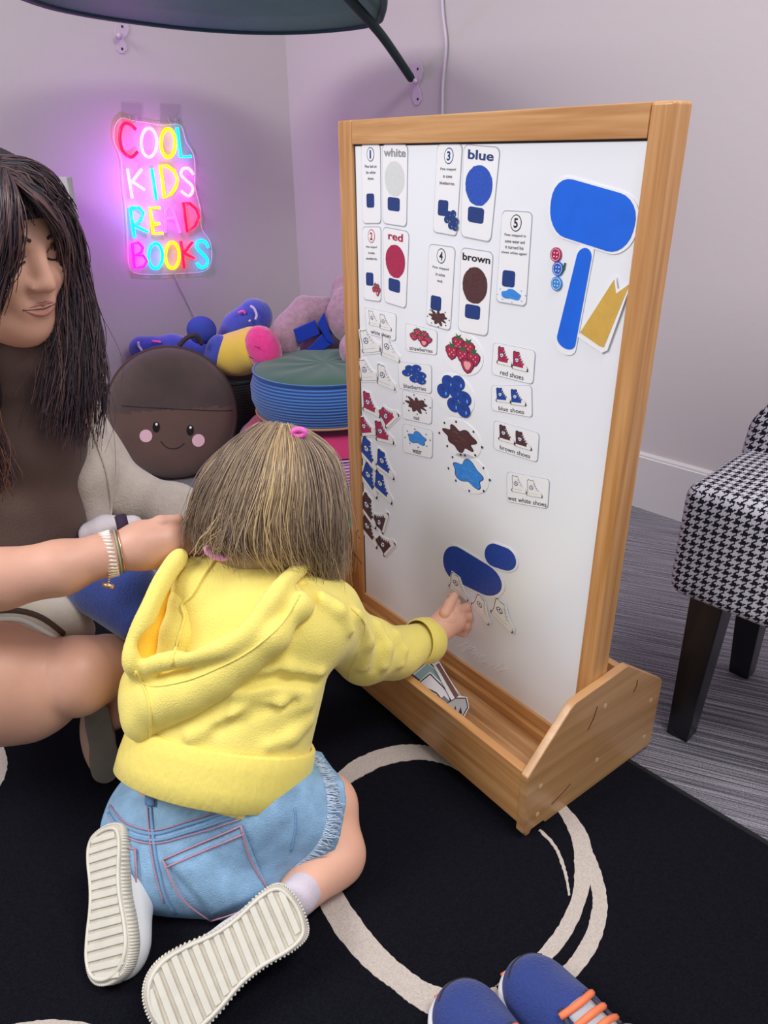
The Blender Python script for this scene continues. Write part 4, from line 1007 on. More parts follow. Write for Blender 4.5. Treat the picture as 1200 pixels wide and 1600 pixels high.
def leg(a, d, z1=.29, w0=.052, w1=.036, la=0, ld=0):
    b = MB(); t = cpnt(a, d, z1); f = cpnt(a+la, d+ld, 0.0005)
    V = [t+cx_*i*w0/2+cn_*j*w0/2 for i, j in ((-1, -1), (1, -1), (1, 1), (-1, 1))]+[f+cx_*i*w1/2+cn_*j*w1/2 for i, j in ((-1, -1), (1, -1), (1, 1), (-1, 1))]
    b.add(V, [(0, 1, 2, 3), (7, 6, 5, 4), (0, 4, 5, 1), (1, 5, 6, 2), (2, 6, 7, 3), (3, 7, 4, 0)]); o = b.build('leg', legm, chair, bevel=.002)
    return o
l0 = leg(.060, .045, la=-.004, ld=-.002); leg(CW-.06, .045); leg(.06, CD-.05, ld=.04); leg(CW-.06, CD-.05, ld=.04)
# ------------------------------------------------------------------ the kneeling child
from mathutils.bvhtree import BVHTree
def bvh(*objs):
    V, F = [], []
    for o in objs:
        k = len(V); V += [v.co.copy() for v in o.data.vertices]; F += [[i+k for i in p.vertices] for p in o.data.polygons]
    return BVHTree.FromPolygons(V, F)
def onto(t, px, py, off=0.0, fallback=None):
    """point of a modelled surface met by the line of sight through a traced pixel, lifted by off along the surface normal"""
    d = Vector(ray(px, py)).normalized(); h = t.ray_cast(Vector(CPOS), d)
    if h[0] is None: return fallback
    nn = h[1] if h[1].dot(d) < 0 else -h[1]
    return np.array(h[0]+nn*off)
def strands(name, guides, n, width, rad, mats_, parent, wave=.0015, seg=3, k=5, thick=.004, taper=.35, seed=1, lumf=None):
    """hair: many tapering strands interpolated between neighbouring guide lines"""
    rs = np.random.RandomState(seed)
    G = [np.array(catmull(g, k)) for g in guides]; L = min(len(g) for g in G)
    G = np.array([g[np.linspace(0, len(g)-1, L).round().astype(int)] for g in G])
    b = MB()
    for i in range(n):
        x = rs.rand()*(len(G)-1); a = int(x); f = x-a
        line = G[a]*(1-f)+G[min(a+1, len(G)-1)]*f
        end = .86+.14*rs.rand(); m_ = max(4, int(L*end)); st = int(rs.rand()**2*L*.12); line = line[st:m_]
        t = np.linspace(0, 1, len(line))[:, None]
        off = rs.normal(size=3)*thick*(.25+t)*.7; ph = rs.rand(3)*6.28; fr = rs.uniform(2, 5)
        wv = wave*np.sin(fr*t*6.28*.5+ph)*t
        line = line+off+wv+rs.normal(size=3)*width*t**2
        r = rad*(.6+.8*rs.rand()); R_ = r*(1-(1-taper)*np.linspace(0, 1, len(line))**2)
        u_ = rs.rand(); lum = (lumf(x) if lumf else .5+.3*math.sin(x*9.0))+rs.normal()*(.15 if lumf else .28); mi = int(np.clip(lum*len(mats_), 0, len(mats_)-1))
        b.tube(line, list(R_), seg, mi, cap=False)
    return b.build(name, mats_, parent, True)

skin = mat('skin_child', 'eeb79c', .5, bump=.12, bscale=400, sss=.25, spec=.35, var=.04, vscale=20)
hood_m = mat('hoodie_yellow', 'f8e57a', .85, bump=.55, bscale=520, sheen=.25, spec=.15, var=.03, vscale=30)
child = thing('person', 'small child with blonde hair in a yellow hoodie and denim shorts kneeling at the easel', 'person', tuple(at_z(330, 1400, 0)))
HIP, NECK = at_y(330, 1215, .745), at_y(430, 905, .865)
T_ = NECK-HIP; TL = np.linalg.norm(T_); T_ /= TL
S_ = np.array([.93, -.36, 0.05]); S_ -= T_*(S_@T_); S_ /= np.linalg.norm(S_); D_ = np.cross(T_, S_)   # D_ points to her front
if D_[1] < 0: D_ = -D_
RT = np.stack([S_, D_, T_], 1)
def tp(s_, d_, t_): return HIP+S_*s_+D_*d_+T_*(t_*TL)
SHR = J(505, 968, .865, 62); ELB = J(572, 1016, .93, 47); WRI = J(655, 1005, 1.0, 30)
HANDC = at_y(700, 966, 1.03)
KNR = (at_z(505, 1262, .085), .049); ANR = (at_z(468, 1395, .045), .028)
# bare body: one continuous surface
def body_ops():
    o = []
    hd = at_y(430, 790, .915)
    o += [ell(hd, (.070, .082, .086)), cap(NECK, hd-np.array([0, 0, .03]), .034, .034)]
    o += [ell(tp(0, .02, .1), (.082, .055, .09), RT), ell(tp(0, .01, .5), (.085, .06, .10), RT), ell(tp(0, .01, .85), (.09, .055, .07), RT)]
    o += chain([(SHR[0], .030), (ELB[0], .026), (WRI[0], .021), (HANDC, .022)])
    shl = tp(-.10, .02, .92); o += chain([(shl, .03), (shl+D_*.10-T_*.088, .026), (shl+D_*.20-T_*.06+S_*.05, .02)])
    kl = at_z(330, 1290, .07)+np.array([.02, .14, 0])
    o += chain([(tp(.06, .0, -.02), .054), KNR]); o += chain([(KNR[0]+np.array([0, 0, -.035]), .042), (at_z(520, 1335, .05), .040), ANR])
    o += chain([(tp(-.06, .0, -.02), .058), (kl, .05)]); o += chain([(kl-np.array([0, 0, .02]), .042), (at_z(185, 1370, .06), .03)])
    return o
body = sculpt_obj('body', body_ops(), skin, child, .004, .02)
ear = sculpt_obj('ear', [ell(at_y(466, 832, .862), (.006, .010, .016))], skin, child, .002, .004)

# hoodie
folds = []
def crease(px_pts, r_px, y0, bvt, off=-.002):
    P = [onto(bvt, x, y, off) for x, y in px_pts]; P = [p for p in P if p is not None]
    return [cap(P[i], P[i+1], r_px, r_px) for i in range(len(P)-1)]
hood_core = [ell(at_y(315, 925, .85), (.040, .040, .045)), ell(tp(-.002, 0, -.02), (.128, .092, .075), RT), ell(tp(-.003, .0, .18), (.126, .090, .085), RT), ell(tp(.0, .0, .45), (.116, .083, .10), RT), ell(tp(.0, 0, .75), (.112, .075, .085), RT),
             ell(tp(-.055, .01, .92), (.05, .048, .036), RT), ell(tp(.062, .012, .86), (.058, .052, .045), RT), ell(tp(0, .01, .95), (.06, .05, .04), RT)]
arm_c = [(tp(.06, .01, .84), .050), (SHR[0], SHR[1]*.92), (ELB[0], ELB[1]*.98), (at_y(615, 1022, .97), .037), (at_y(652, 1006, .995), .033)]
sl_l = tp(-.10, .02, .90); armL = chain([(sl_l, .045), (sl_l+D_*.09-T_*.088, .042), (sl_l+D_*.18-T_*.07+S_*.05, .034)])
V0, F0 = sculpt(hood_core+chain(arm_c)+armL, .006, .035); tmp = me_from(V0, F0.tolist()); tb = BVHTree.FromPolygons([Vector(v) for v in V0], F0.tolist())
ops = [(p, '+', .035) for p in hood_core]+[(p, '+', .03) for p in chain(arm_c)+armL]
def addc(pts, r, off, md='+', kk=.014):
    P = [onto(tb, x, y, off) for x, y in pts]; P = [p for p in P if p is not None]
    for i in range(len(P)-1): ops.append((cap(P[i], P[i+1], r, r), md, kk))
# sleeve and back wrinkles
for pts, r, off in [([(560, 960), (575, 1000), (568, 1040), (545, 1070)], .006, .001), ([(590, 975), (606, 1010), (602, 1040)], .005, .001), ([(620, 990), (632, 1015), (628, 1040)], .004, .001),
                    ([(390, 1052), (450, 1045), (500, 1052)], .005, .001), ([(370, 1085), (430, 1072), (480, 1082)], .005, .001), ([(300, 1150), (370, 1118), (440, 1098), (480, 1100)], .006, .001),
                    ([(420, 1165), (455, 1150), (482, 1125)], .005, .0), ([(500, 935), (530, 955), (548, 985)], .006, .002), ([(455, 905), (470, 930), (440, 985), (400, 1030)], .006, .001)]:
    addc(pts, r, off)
for pts, r, off in [([(385, 1068), (440, 1058), (495, 1066)], .004, .001), ([(575, 968), (590, 1005), (585, 1045)], .004, .002), ([(606, 985), (620, 1015), (615, 1040)], .003, .002), ([(340, 1140), (400, 1112), (460, 1098)], .004, .001), ([(470, 910), (486, 935), (455, 985), (425, 1020)], .004, .001)]:
    addc(pts, r*.8, off+.002, '-', .014)
# cut the hem open and flat
ops.append((rbox(tp(0, 0, -.02)-T_*.088, (.2, .2, .09), .002, RT), '-', .004))
def hwarp(P):
    return .0016*fbm(P, 55)+.0022*fbm(P*np.array([1, 1, 1.6]), 28, 2)
hoodie = sculpt_obj('hoodie', ops, hood_m, child, .0034, .03, it=2, warp=hwarp)
hb = bvh(hoodie)
# ribbed waistband: elliptical band below a seam, following the hoodie's edge
ribm = mat('hoodie_rib', 'f6e274', .85, bump=.7, bscale=140, stretch=(1, 1, .12), sheen=.25, spec=.15)
V, F = [], []; ns = 72; rows = [(.038, .98), (.040, 1.01), (.065, 1.02), (.09, 1.01), (.108, .985), (.112, .955)]
tz = -.24
for t_, sc_ in rows:
    for i in range(ns):
        a = 2*math.pi*i/ns; V.append(tp(-.003, 0, 0)+T_*(t_-.030+.022*math.cos(a)-.018)+S_*.132*sc_*math.cos(a)+D_*.099*sc_*math.sin(a))
for k in range(len(rows)-1): F += [(k*ns+i, k*ns+(i+1) % ns, (k+1)*ns+(i+1) % ns, (k+1)*ns+i) for i in range(ns)]
b = MB(); b.add(V, F); wb = b.build('waistband', ribm, hoodie, True); q = wb.modifiers.new('s', 'SOLIDIFY'); q.thickness = .004
# cuff
cd = (WRI[0]-ELB[0]); cd /= np.linalg.norm(cd); cu = np.cross(cd, Zv); cu /= np.linalg.norm(cu); cv = np.cross(cu, cd)
cc_ = at_y(662, 1001, 1.0); V, F = [], []; rows = [(-.014, .034), (-.012, .0375), (.0, .0385), (.014, .0375), (.020, .035), (.019, .030)]
for t_, r in rows:
    for i in range(40):
        a = 2*math.pi*i/40; V.append(cc_+cd*t_+(cu*math.cos(a)+cv*math.sin(a))*r)
for k in range(len(rows)-1): F += [(k*40+i, k*40+(i+1) % 40, (k+1)*40+(i+1) % 40, (k+1)*40+i) for i in range(40)]
b = MB(); b.add(V, F); wb = b.build('cuff', ribm, hoodie, True)
# hood lying on the back: a pouch with an open mouth to the upper left
def hy(px, py, off): return onto(hb, px, py, off, at_y(px, py, .78))
mouth = [(282, 868), (256, 905), (232, 955), (212, 1005), (208, 1040), (232, 1056), (280, 1048), (330, 1028), (380, 1002), (425, 968), (455, 925), (470, 893)]
mof = [.012, .016, .02, .026, .034, .040, .042, .040, .034, .026, .018, .010]
MP = [hy(x, y, o) for (x, y), o in zip(mouth, mof)]
for i_, y_ in enumerate([.845, .815, .785, .765, .752]): MP[i_] = at_y(*mouth[i_], y_)
outer = [(206, 1075), (198, 1120), (205, 1155), (238, 1162), (280, 1140), (340, 1105), (400, 1062), (450, 1010), (490, 950), (500, 915)]
OP = [hy(x, y, .012) for x, y in outer]
pouch = []
for (x, y, off, r) in [(235, 1095, .016, .030), (262, 1098, .018, .032), (300, 1080, .018, .030), (345, 1055, .016, .028), (390, 1025, .014, .025), (430, 990, .012, .022), (465, 945, .010, .020), (228, 1130, .008, .024), (222, 1060, .012, .022)]:
    pouch.append((ell(hy(x, y, off*.4), (r, r, r)), '+', .030))
C_ = catmull(MP, 4)
for i in range(len(C_)-1): pouch.append((cap(C_[i], C_[i+1], .0085, .0085), '+', .012))
for (x, y, off, r) in [(245, 1000, .040, .020), (285, 1000, .042, .024), (330, 985, .04, .024), (375, 960, .036, .022), (300, 950, .034, .024), (350, 930, .03, .022)]:
    pouch.append((ell(hy(x, y, off), (r, r, r)), '-', .010))
pouch += [(c_, '+', .008) for c_ in chain([J(306, 893, .86, 24), J(296, 940, .835, 30), J(282, 990, .81, 30), J(268, 1030, .79, 26)])]
CM = catmull([OP[2]*1, OP[3], OP[4], OP[5], OP[6], OP[7], OP[8]], 3)
hood = sculpt_obj('hood', pouch, hood_m, hoodie, .0032, .02, it=2, warp=lambda P: .0012*fbm(P, 60))
hob = bvh(hood, hoodie)
inn = mat('hood_lining_yellow', 'ffc83a', .85, bump=.5, bscale=500)
sculpt_obj('hood_lining', chain([J(268, 890, .868, 12), J(250, 930, .845, 18), J(238, 985, .825, 22), J(232, 1030, .80, 20)]), inn, hoodie, .004, .01)
def seam(name, pts, r, m_, par, tree, off=.0006):
    P = [onto(tree, x, y, off) for x, y in catmull([np.array(p, float) for p in pts], 4)]; P = [p for p in P if p is not None]
    b = MB(); b.tube(P, r, 6); return b.build(name, m_, par, True)
seam('hood_seam', [(338, 872), (318, 900), (300, 930), (284, 945), (288, 965), (278, 1000), (268, 1040)], .0022, hood_m, hoodie, hob, .001)
seam('hood_seam', [(212, 1048), (222, 1068), (232, 1090), (236, 1125), (234, 1160)], .0016, hood_m, hoodie, hob, .0006)
seam('hood_seam', [(210, 1052), (235, 1072), (290, 1064), (345, 1042), (395, 1014), (440, 975), (468, 930)], .0012, hood_m, hoodie, hob, .0006)
seam('shoulder_seam', [(548, 950), (570, 975), (562, 1010), (548, 1045), (540, 1072)], .0012, hood_m, hoodie, hob, .0004)
seam('waist_seam', [(190, 1168), (240, 1182), (320, 1192), (400, 1196), (455, 1190), (490, 1170)], .0014, hood_m, hoodie, hob, .0006)

# right hand: loose fist, thumb and forefinger pressing the cutout on the board
hb_n = -eu                                                # towards the viewer from the board
tipP = b3(bp(712, 934), .012)
Hc = at_y(703, 968, 1.035)
hops = [cap(WRI[0], at_y(684, 985, 1.015), .0205, .021), ell(Hc, (.026, .022, .024)), cap(at_y(684, 985, 1.015), Hc, .021, .023)]
def finger(js, rr): return [cap(js[i], js[i+1], rr[i], rr[i+1]) for i in range(len(js)-1)]
idx = [at_y(702, 950, 1.03), at_y(712, 941, 1.045), tipP]
fingers = [finger(idx, [.0085, .0075, .0062]),
           finger([at_y(712, 955, 1.03), at_y(728, 950, 1.055), at_y(728, 966, 1.062), at_y(718, 970, 1.055)], [.0085, .0082, .0075, .0068]),
           finger([at_y(716, 965, 1.03), at_y(731, 964, 1.05), at_y(730, 979, 1.055), at_y(718, 980, 1.05)], [.0085, .0082, .0075, .0066]),
           finger([at_y(714, 976, 1.028), at_y(727, 978, 1.045), at_y(724, 989, 1.048), at_y(714, 988, 1.045)], [.008, .0076, .007, .0062]),
           finger([at_y(695, 958, 1.02), at_y(702, 944, 1.03), at_y(710, 931, 1.045)], [.0092, .0082, .0068])]
hops = [(p, '+', .012) for p in hops]
for f in fingers: hops += [(p, '+', .003) for p in f]
hand = sculpt_obj('hand', hops, skin, body, .0016, .01, it=2)

# denim shorts
den = mat('denim_blue', '8fb4d4', .85, bump=.7, bscale=600, var=.16, vscale=45, spec=.15)
den_d = mat('denim_dark', '5f86ad', .85, bump=.7, bscale=600, var=.18, vscale=60, spec=.15)
BUT = at_y(325, 1325, .70)
ldir = KNR[0]-tp(.06, 0, -.02); ldir /= np.linalg.norm(ldir)
sh = [(ell(at_y(330, 1300, .735), (.128, .095, .085)), '+', .04), (ell(at_y(265, 1335, .70), (.078, .07, .072)), '+', .04), (ell(at_y(385, 1345, .70), (.080, .07, .074)), '+', .04),
      (ell(at_y(325, 1250, .76), (.122, .09, .05)), '+', .04),
      (cap(at_y(400, 1285, .745), at_z(488, 1258, .088), .080, .074), '+', .03), (cap(tp(.07, .01, .02), KNR[0]-ldir*.01, .078, .068), '+', .03), (cap(at_y(240, 1290, .76), at_y(250, 1290, .86), .07, .06), '+', .03)]
ldir = KNR[0]-tp(.06, 0, -.02); ldir /= np.linalg.norm(ldir)
cutc = at_z(505, 1262, .085)
sh.append((rbox(cutc+ldir*.087, (.085, .2, .2), .001, axes(ldir)), '-', .002))
sh.append((rbox(at_y(330, 1210, .75)+T_*.115, (.3, .3, .06), .001, RT), '-', .004))
sh.append((cap(at_y(318, 1430, .60), at_y(300, 1330, .640), .004, .003), '-', .02))
shorts = sculpt_obj('shorts', sh, den, child, .0036, .03, it=2, warp=lambda P: .0016*fbm(P, 70)+.0012*fbm(P, 25, 1))
sb = bvh(shorts)
sts = mat('stitch_pink', 'c08a9a', .7); sdn = mat('seam_denim', '7ba1c6', .85, bump=.6, bscale=500)
def patch(name, pts, m_, par, tree, off, th=.002, n=10):
    """cloth patch laid over a modelled surface inside a traced outline"""
    P = np.array(pts, float); quad = len(P) == 4
    V, F = [], []
    for j in range(n+1):
        for i in range(n+1):
            u_, v_ = i/n, j/n; q = (P[0]*(1-u_)+P[1]*u_)*(1-v_)+(P[3]*(1-u_)+P[2]*u_)*v_
            p = onto(tree, q[0], q[1], off); V.append(p if p is not None else V[-1])
    F = [(j*(n+1)+i, j*(n+1)+i+1, (j+1)*(n+1)+i+1, (j+1)*(n+1)+i) for j in range(n) for i in range(n)]
    b = MB(); b.add(V, F); o = b.build(name, m_, par, True); q = o.modifiers.new('s', 'SOLIDIFY'); q.thickness = th; q.offset = 0; return o
pk = patch('back_pocket', [(256, 1342), (378, 1288), (420, 1392), (338, 1432)], den, shorts, sb, .0022)
pk2 = patch('back_pocket', [(168, 1318), (214, 1326), (214, 1392), (186, 1370)], den, shorts, sb, .0022)
for pts in [[(256, 1342), (315, 1316), (378, 1288)], [(260, 1354), (320, 1328), (383, 1300)], [(378, 1288), (392, 1340), (420, 1392)], [(420, 1392), (380, 1418), (330, 1434)], [(330, 1434), (285, 1400), (256, 1342)]]:
    seam('pocket_stitch', pts, .0011, sts, shorts, sb, .0042)
for pts in [[(168, 1318), (190, 1322), (214, 1326)], [(214, 1326), (216, 1360), (214, 1392)]]: seam('pocket_stitch', pts, .0011, sts, shorts, sb, .0042)
for pts, r in [([(236, 1262), (240, 1310), (248, 1360), (262, 1410), (285, 1440)], .0022), ([(172, 1262), (195, 1290), (240, 1303), (290, 1290), (360, 1266)], .0024), ([(170, 1270), (193, 1300), (240, 1313), (292, 1301), (372, 1274)], .0020)]:
    seam('yoke_seam', pts, r, sdn, shorts, sb, .0008)
for pts in [[(231, 1262), (235, 1312), (243, 1362), (257, 1410)], [(173, 1258), (196, 1285), (240, 1298), (288, 1286), (358, 1261)], [(172, 1276), (193, 1305), (240, 1318), (294, 1306), (376, 1279)]]:
    seam('seam_stitch', pts, .0008, sts, shorts, sb, .002)
seam('side_seam', [(460, 1262), (462, 1290), (455, 1330)], .0016, sdn, shorts, sb, .0008)
patch('belt_loop', [(229, 1245), (243, 1247), (243, 1262), (229, 1260)], den_d, shorts, sb, .004, n=2)
# frayed leg hem of pale threads
b = MB(); rs = np.random.RandomState(4)
fr = catmull([np.array(p, float) for p in [(490, 1182), (508, 1200), (520, 1230), (524, 1262), (518, 1300), (500, 1330), (474, 1352)]], 14)
for i, p in enumerate(fr):
    q = onto(sb, p[0]-9, p[1], .001)
    if q is None: continue
    for _ in range(3):
        e = q+ldir*(.010+.006*rs.rand())+rs.normal(size=3)*.003; b.tube([q-ldir*.004, (q+e)/2+rs.normal(size=3)*.001, e], .0006, 4)
b.build('frayed_hem', mat('thread_pale', 'c5d5e6', .8), shorts, True)

# trainers with ribbed soles turned to the viewer
solem = mat('rubber_sole_white', 'dcd7ca', .65, bump=.2, bscale=80, var=.04, vscale=60); uppm = mat('shoe_leather_white', 'e6e6e6', .5, bump=.1, bscale=300)
def trainer(label_unused, heel, toe, nrm, Ls, Wd, side):
    """sole outline lies in the plane spanned by heel->toe and the width; nrm points out of the sole"""
    ax = toe-heel; ax /= np.linalg.norm(ax); nrm = nrm-ax*(nrm@ax); nrm /= np.linalg.norm(nrm); wx = np.cross(nrm, ax)
    prof = [(0, .0), (.02, .55), (.07, .80), (.18, .84), (.35, .74), (.5, .76), (.68, .94), (.82, 1.0), (.92, .84), (.98, .50), (1, 0)]
    up_ = [(t, w_*(1.0 if side > 0 else .96)) for t, w_ in prof]; lo_ = [(t, -w_*(.96 if side > 0 else 1.0)) for t, w_ in prof[1:-1]][::-1]
    O = catmull([np.array([t*Ls, w_*Wd/2]) for t, w_ in up_+lo_], 4, True)
    W3 = lambda q, h: heel+ax*q[0]+wx*q[1]+nrm*h
    t_ = child
    cen = np.array([Ls*.5, 0])
    b = MB(); b.prism([W3(q, -.020) for q in O], nrm*.018); sole = b.build('sole', mat('rubber_groove', 'c8c1b1', .7, var=.1, vscale=60), t_, bevel=.002)  # same rubber as the bars, darkened: groove shade painted into the colour
    b = MB()
    for k in range(int(len(O)*1.6)):
        x = k/(len(O)*1.6)*len(O); i = int(x); f = x-i; q = O[i]*(1-f)+O[(i+1) % len(O)]*f; q = cen+(q-cen)*1.01
        b.tube([W3(q, -.018), W3(q, -.003)], .0015, 5)
    b.build('sole_ribbing', solem, sole, True)
    # raised rim and cross bars on the tread
    b = MB(); I = [cen+(q-cen)*np.array([.95, .90]) for q in O]; b.tube([W3(q, -.001) for q in I], .0024, 6, closed=True); b.build('tread_rim', solem, sole, True)
    b = MB(); nb = 15
    for k in range(nb):
        x = Ls*(.06+.88*k/(nb-1)); ys = []
        for i in range(len(I)):
            p, q = I[i], I[(i+1) % len(I)]
            if (p[0]-x)*(q[0]-x) <= 0 and p[0] != q[0]: ys.append(p[1]+(q[1]-p[1])*(x-p[0])/(q[0]-p[0]))
        if len(ys) >= 2:
            y0, y1 = min(ys)+.002, max(ys)-.002; sl = Ls*.018
            b.box(W3((x-.0036+sl*0, y0), -.003), wx*(y1-y0)+ax*.006, ax*.0075, nrm*.0032)
    b.build('tread_bars', solem, sole, bevel=.0008)
    # shoe upper behind the sole
    M_ = np.stack([ax, wx, nrm], 1)
    o_ = [ell(W3((Ls*.76, 0), -.028), (Ls*.24, Wd*.47, .028), M_), ell(W3((Ls*.45, 0), -.036), (Ls*.30, Wd*.39, .036), M_), ell(W3((Ls*.18, 0), -.045), (Ls*.17, Wd*.38, .042), M_),
          (rbox(W3((Ls*.2, 0), -.10), (Ls*.13, Wd*.30, .03), .01, M_), '-', .006), (rbox(W3((Ls*.5, 0), .02), (Ls, Wd, .036), .0, M_), '-', .001)]
    sculpt_obj('shoe_upper', o_, uppm, t_, .003, .02)
    return W3, sole, (ax, wx, nrm)
viewd = lambda p: (CPOS-p)/np.linalg.norm(CPOS-p)
hR, tR = at_z(468, 1412, .092), at_z(243, 1582, .055); vR = viewd((hR+tR)/2)
W3r, soleR, _ = trainer('', hR, tR, vR+np.array([-.15, .0, -.25]), np.linalg.norm(tR-hR)*1.04, .088, 1)
hL, tL = at_z(160, 1292, .115), at_z(166, 1528, .035); vL = viewd((hL+tL)/2)
W3l, soleL, _ = trainer('', hL, tL, vL+np.array([-.75, .0, -.25]), np.linalg.norm(tL-hL)*1.03, .078, -1)
# heel tab and sock
b = MB(); b.prism([at_y(x, y, .652) for x, y in [(472, 1406), (486, 1402), (488, 1414), (474, 1420)]], (0, .003, 0)); b.build('heel_tab', mat('tab_white', 'ece9ee', .6), child)
sculpt_obj('sock', [cap(at_z(478, 1385, .050), at_z(466, 1402, .055), .025, .024)], mat('sock_lilac', 'd9cdd8', .9, bump=.4, bscale=300), child, .003, .01)

# hair
HC = at_y(432, 768, .925)
hcore = [ell(at_y(436, 755, .925), (.083, .092, .080)), ell(at_y(420, 800, .905), (.088, .082, .085)), ell(at_y(478, 815, .915), (.052, .06, .085)), ell(at_y(385, 810, .90), (.062, .06, .070)), cap(at_y(485, 820, .925), at_y(500, 868, .90), .036, .018)]
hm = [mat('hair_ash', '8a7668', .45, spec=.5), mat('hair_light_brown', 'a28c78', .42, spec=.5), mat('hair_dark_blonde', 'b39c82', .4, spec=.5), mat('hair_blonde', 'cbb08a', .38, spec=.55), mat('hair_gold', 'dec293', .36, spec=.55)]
hbase = sculpt_obj('hair', hcore, mat('hair_base', 'a08a74', .6, bump=.8, bscale=90, stretch=(1, 1, .12), var=.2, vscale=60), child, .0045, .03)
ht = bvh(hbase)
def g(pts, off=.004):
    out = []
    for x, y in pts:
        p = onto(ht, x, y, off); last = out[-1] if out else HC
        if p is None:
            y0 = last[1]; p = at_y(x, y, y0)
        out.append(p)
    return out
G = [[(400, 672), (352, 700), (322, 745), (303, 790), (298, 822), (310, 852)], [(408, 668), (368, 700), (340, 750), (318, 800), (316, 835), (330, 858)], [(420, 667), (392, 700), (368, 750), (350, 805), (345, 840), (350, 862)],
     [(432, 668), (412, 705), (392, 755), (375, 805), (372, 845), (385, 868)], [(440, 669), (428, 705), (418, 760), (405, 810), (408, 850), (425, 874)], [(446, 670), (446, 710), (442, 760), (436, 815), (446, 860), (470, 884)],
     [(452, 671), (468, 710), (474, 760), (472, 820), (480, 865), (500, 900)], [(460, 673), (490, 715), (502, 765), (504, 820), (506, 870), (516, 915)], [(466, 675), (508, 712), (524, 765), (528, 815), (524, 865), (522, 915)], [(470, 678), (516, 712), (534, 762), (536, 812), (530, 862), (524, 908)]]
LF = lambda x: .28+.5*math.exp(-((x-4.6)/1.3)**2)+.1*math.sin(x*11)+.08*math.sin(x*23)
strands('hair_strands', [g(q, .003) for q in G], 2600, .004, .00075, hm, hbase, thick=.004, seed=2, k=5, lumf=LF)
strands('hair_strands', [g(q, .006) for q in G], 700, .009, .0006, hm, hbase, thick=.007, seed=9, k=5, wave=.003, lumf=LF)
G2 = [[(350, 800), (330, 830), (322, 856)], [(370, 800), (352, 835), (350, 862)], [(392, 812), (382, 845), (392, 872)]]
strands('hair_strands', [g(q, .007) for q in G2], 160, .008, .0008, hm, hbase, thick=.006, seed=5, wave=.003)
pinkt = mat('hair_tie_pink', 'ee6cc0', .5, bump=.3, bscale=300)
p = at_y(467, 676, .90); b = MB(); b.tube([p+np.array([.0075*math.cos(a), 0, .0045*math.sin(a)]) for a in np.linspace(0, 6.28, 16, endpoint=False)], .0042, 7, closed=True); b.build('hair_tie', pinkt, child, True)
p = at_y(340, 862, .835); b = MB(); b.tube([p+np.array([.013*math.cos(a), .004*math.sin(a), .006*math.sin(a)+.004*math.cos(a)*-1]) for a in np.linspace(0, 6.28, 20, endpoint=False)], .0048, 8, closed=True); b.build('hair_tie', mat('tie_light_pink', 'f3a0d8', .5), child, True)
# ------------------------------------------------------------------ the seated woman
wsk = mat('skin_woman', 'd3a18b', .45, bump=.12, bscale=350, sss=.2, spec=.4, var=.05, vscale=18)
wom = thing('person', 'woman with long dark hair, brown top and pale cardigan sitting cross-legged at the left', 'person', tuple(at_z(20, 1150, 0)))
fw = np.array([.86, -.44, -.24]); fw /= np.linalg.norm(fw)
uw = np.array([-.02, 0, 1.]); uw -= fw*(uw@fw); uw /= np.linalg.norm(uw); rw_ = np.cross(fw, uw)   # local x
HR = np.stack([rw_, fw, uw], 1); HS_ = 1.0
tipw = at_y(81, 450, .93); HO = tipw-HR@(np.array([0, .108, -.030])*HS_)
def hp(x, y, z): return HO+HR@(np.array([x, y, z])*HS_)
def he(x, y, z, a, b_, c_): return ell(hp(x, y, z), np.array([a, b_, c_])*HS_, HR)
NK = at_y(12, 575, 1.03)
wb_ops = [(he(0, -.015, .022, .070, .092, .070), '+', .01), (he(0, .025, -.03, .058, .062, .085), '+', .03), (he(0, .062, -.098, .022, .020, .018), '+', .03), (he(0, .03, -.085, .045, .05, .03), '+', .03),
          (he(.034, .060, -.028, .024, .022, .026), '+', .02), (he(-.034, .060, -.028, .024, .022, .026), '+', .02),
          (he(0, .068, .036, .046, .018, .028), '+', .02), (he(.028, .076, .022, .022, .010, .007), '+', .012), (he(-.028, .076, .022, .022, .010, .007), '+', .012),
          (he(.031, .092, .002, .016, .012, .009), '-', .012), (he(-.031, .092, .002, .016, .012, .009), '-', .012),
          (cap(hp(0, .080, .016), hp(0, .100, -.026), .0075*HS_, .0105*HS_), '+', .012), (he(.012, .090, -.032, .008, .010, .008), '+', .006), (he(-.012, .090, -.032, .008, .010, .008), '+', .006),
          (he(0, .098, -.031, .010, .010, .009), '+', .006), (he(.007, .097, -.041, .0035, .005, .003), '-', .002), (he(-.007, .097, -.041, .0035, .005, .003), '-', .002),
          (he(0, .080, -.060, .026, .012, .016), '+', .012), (he(.031, .072, .001, .0135, .012, .0115), '+', .003), (he(-.031, .072, .001, .0135, .012, .0115), '+', .003),
          (cap(hp(0, -.02, -.06), NK, .048, .052), '+', .02)]
CH, WA = J(15, 680, 1.10, 95), J(5, 850, 1.05, 100)
wb_ops += [(c_, '+', .03) for c_ in chain([(NK, .05), CH, WA, J(-20, 940, 1.0, 105)])]
wb_ops += [(c_, '+', .02) for c_ in chain([J(115, 690, 1.12, 34), J(205, 778, 1.12, 34), J(325, 805, 1.08, 24)])]      # far arm inside the sleeve
FA = [J(-190, 800, .90, 52), J(-120, 905, .80, 50), J(0, 905, .80, 47), J(95, 887, .82, 42), J(160, 868, .84, 32), J(185, 862, .85, 30)]
wb_ops += [(c_, '+', .012) for c_ in chain(FA)]+[(cap(CH[0]-np.array([.12, 0, -.02]), FA[0][0], .05, .042), '+', .03)]
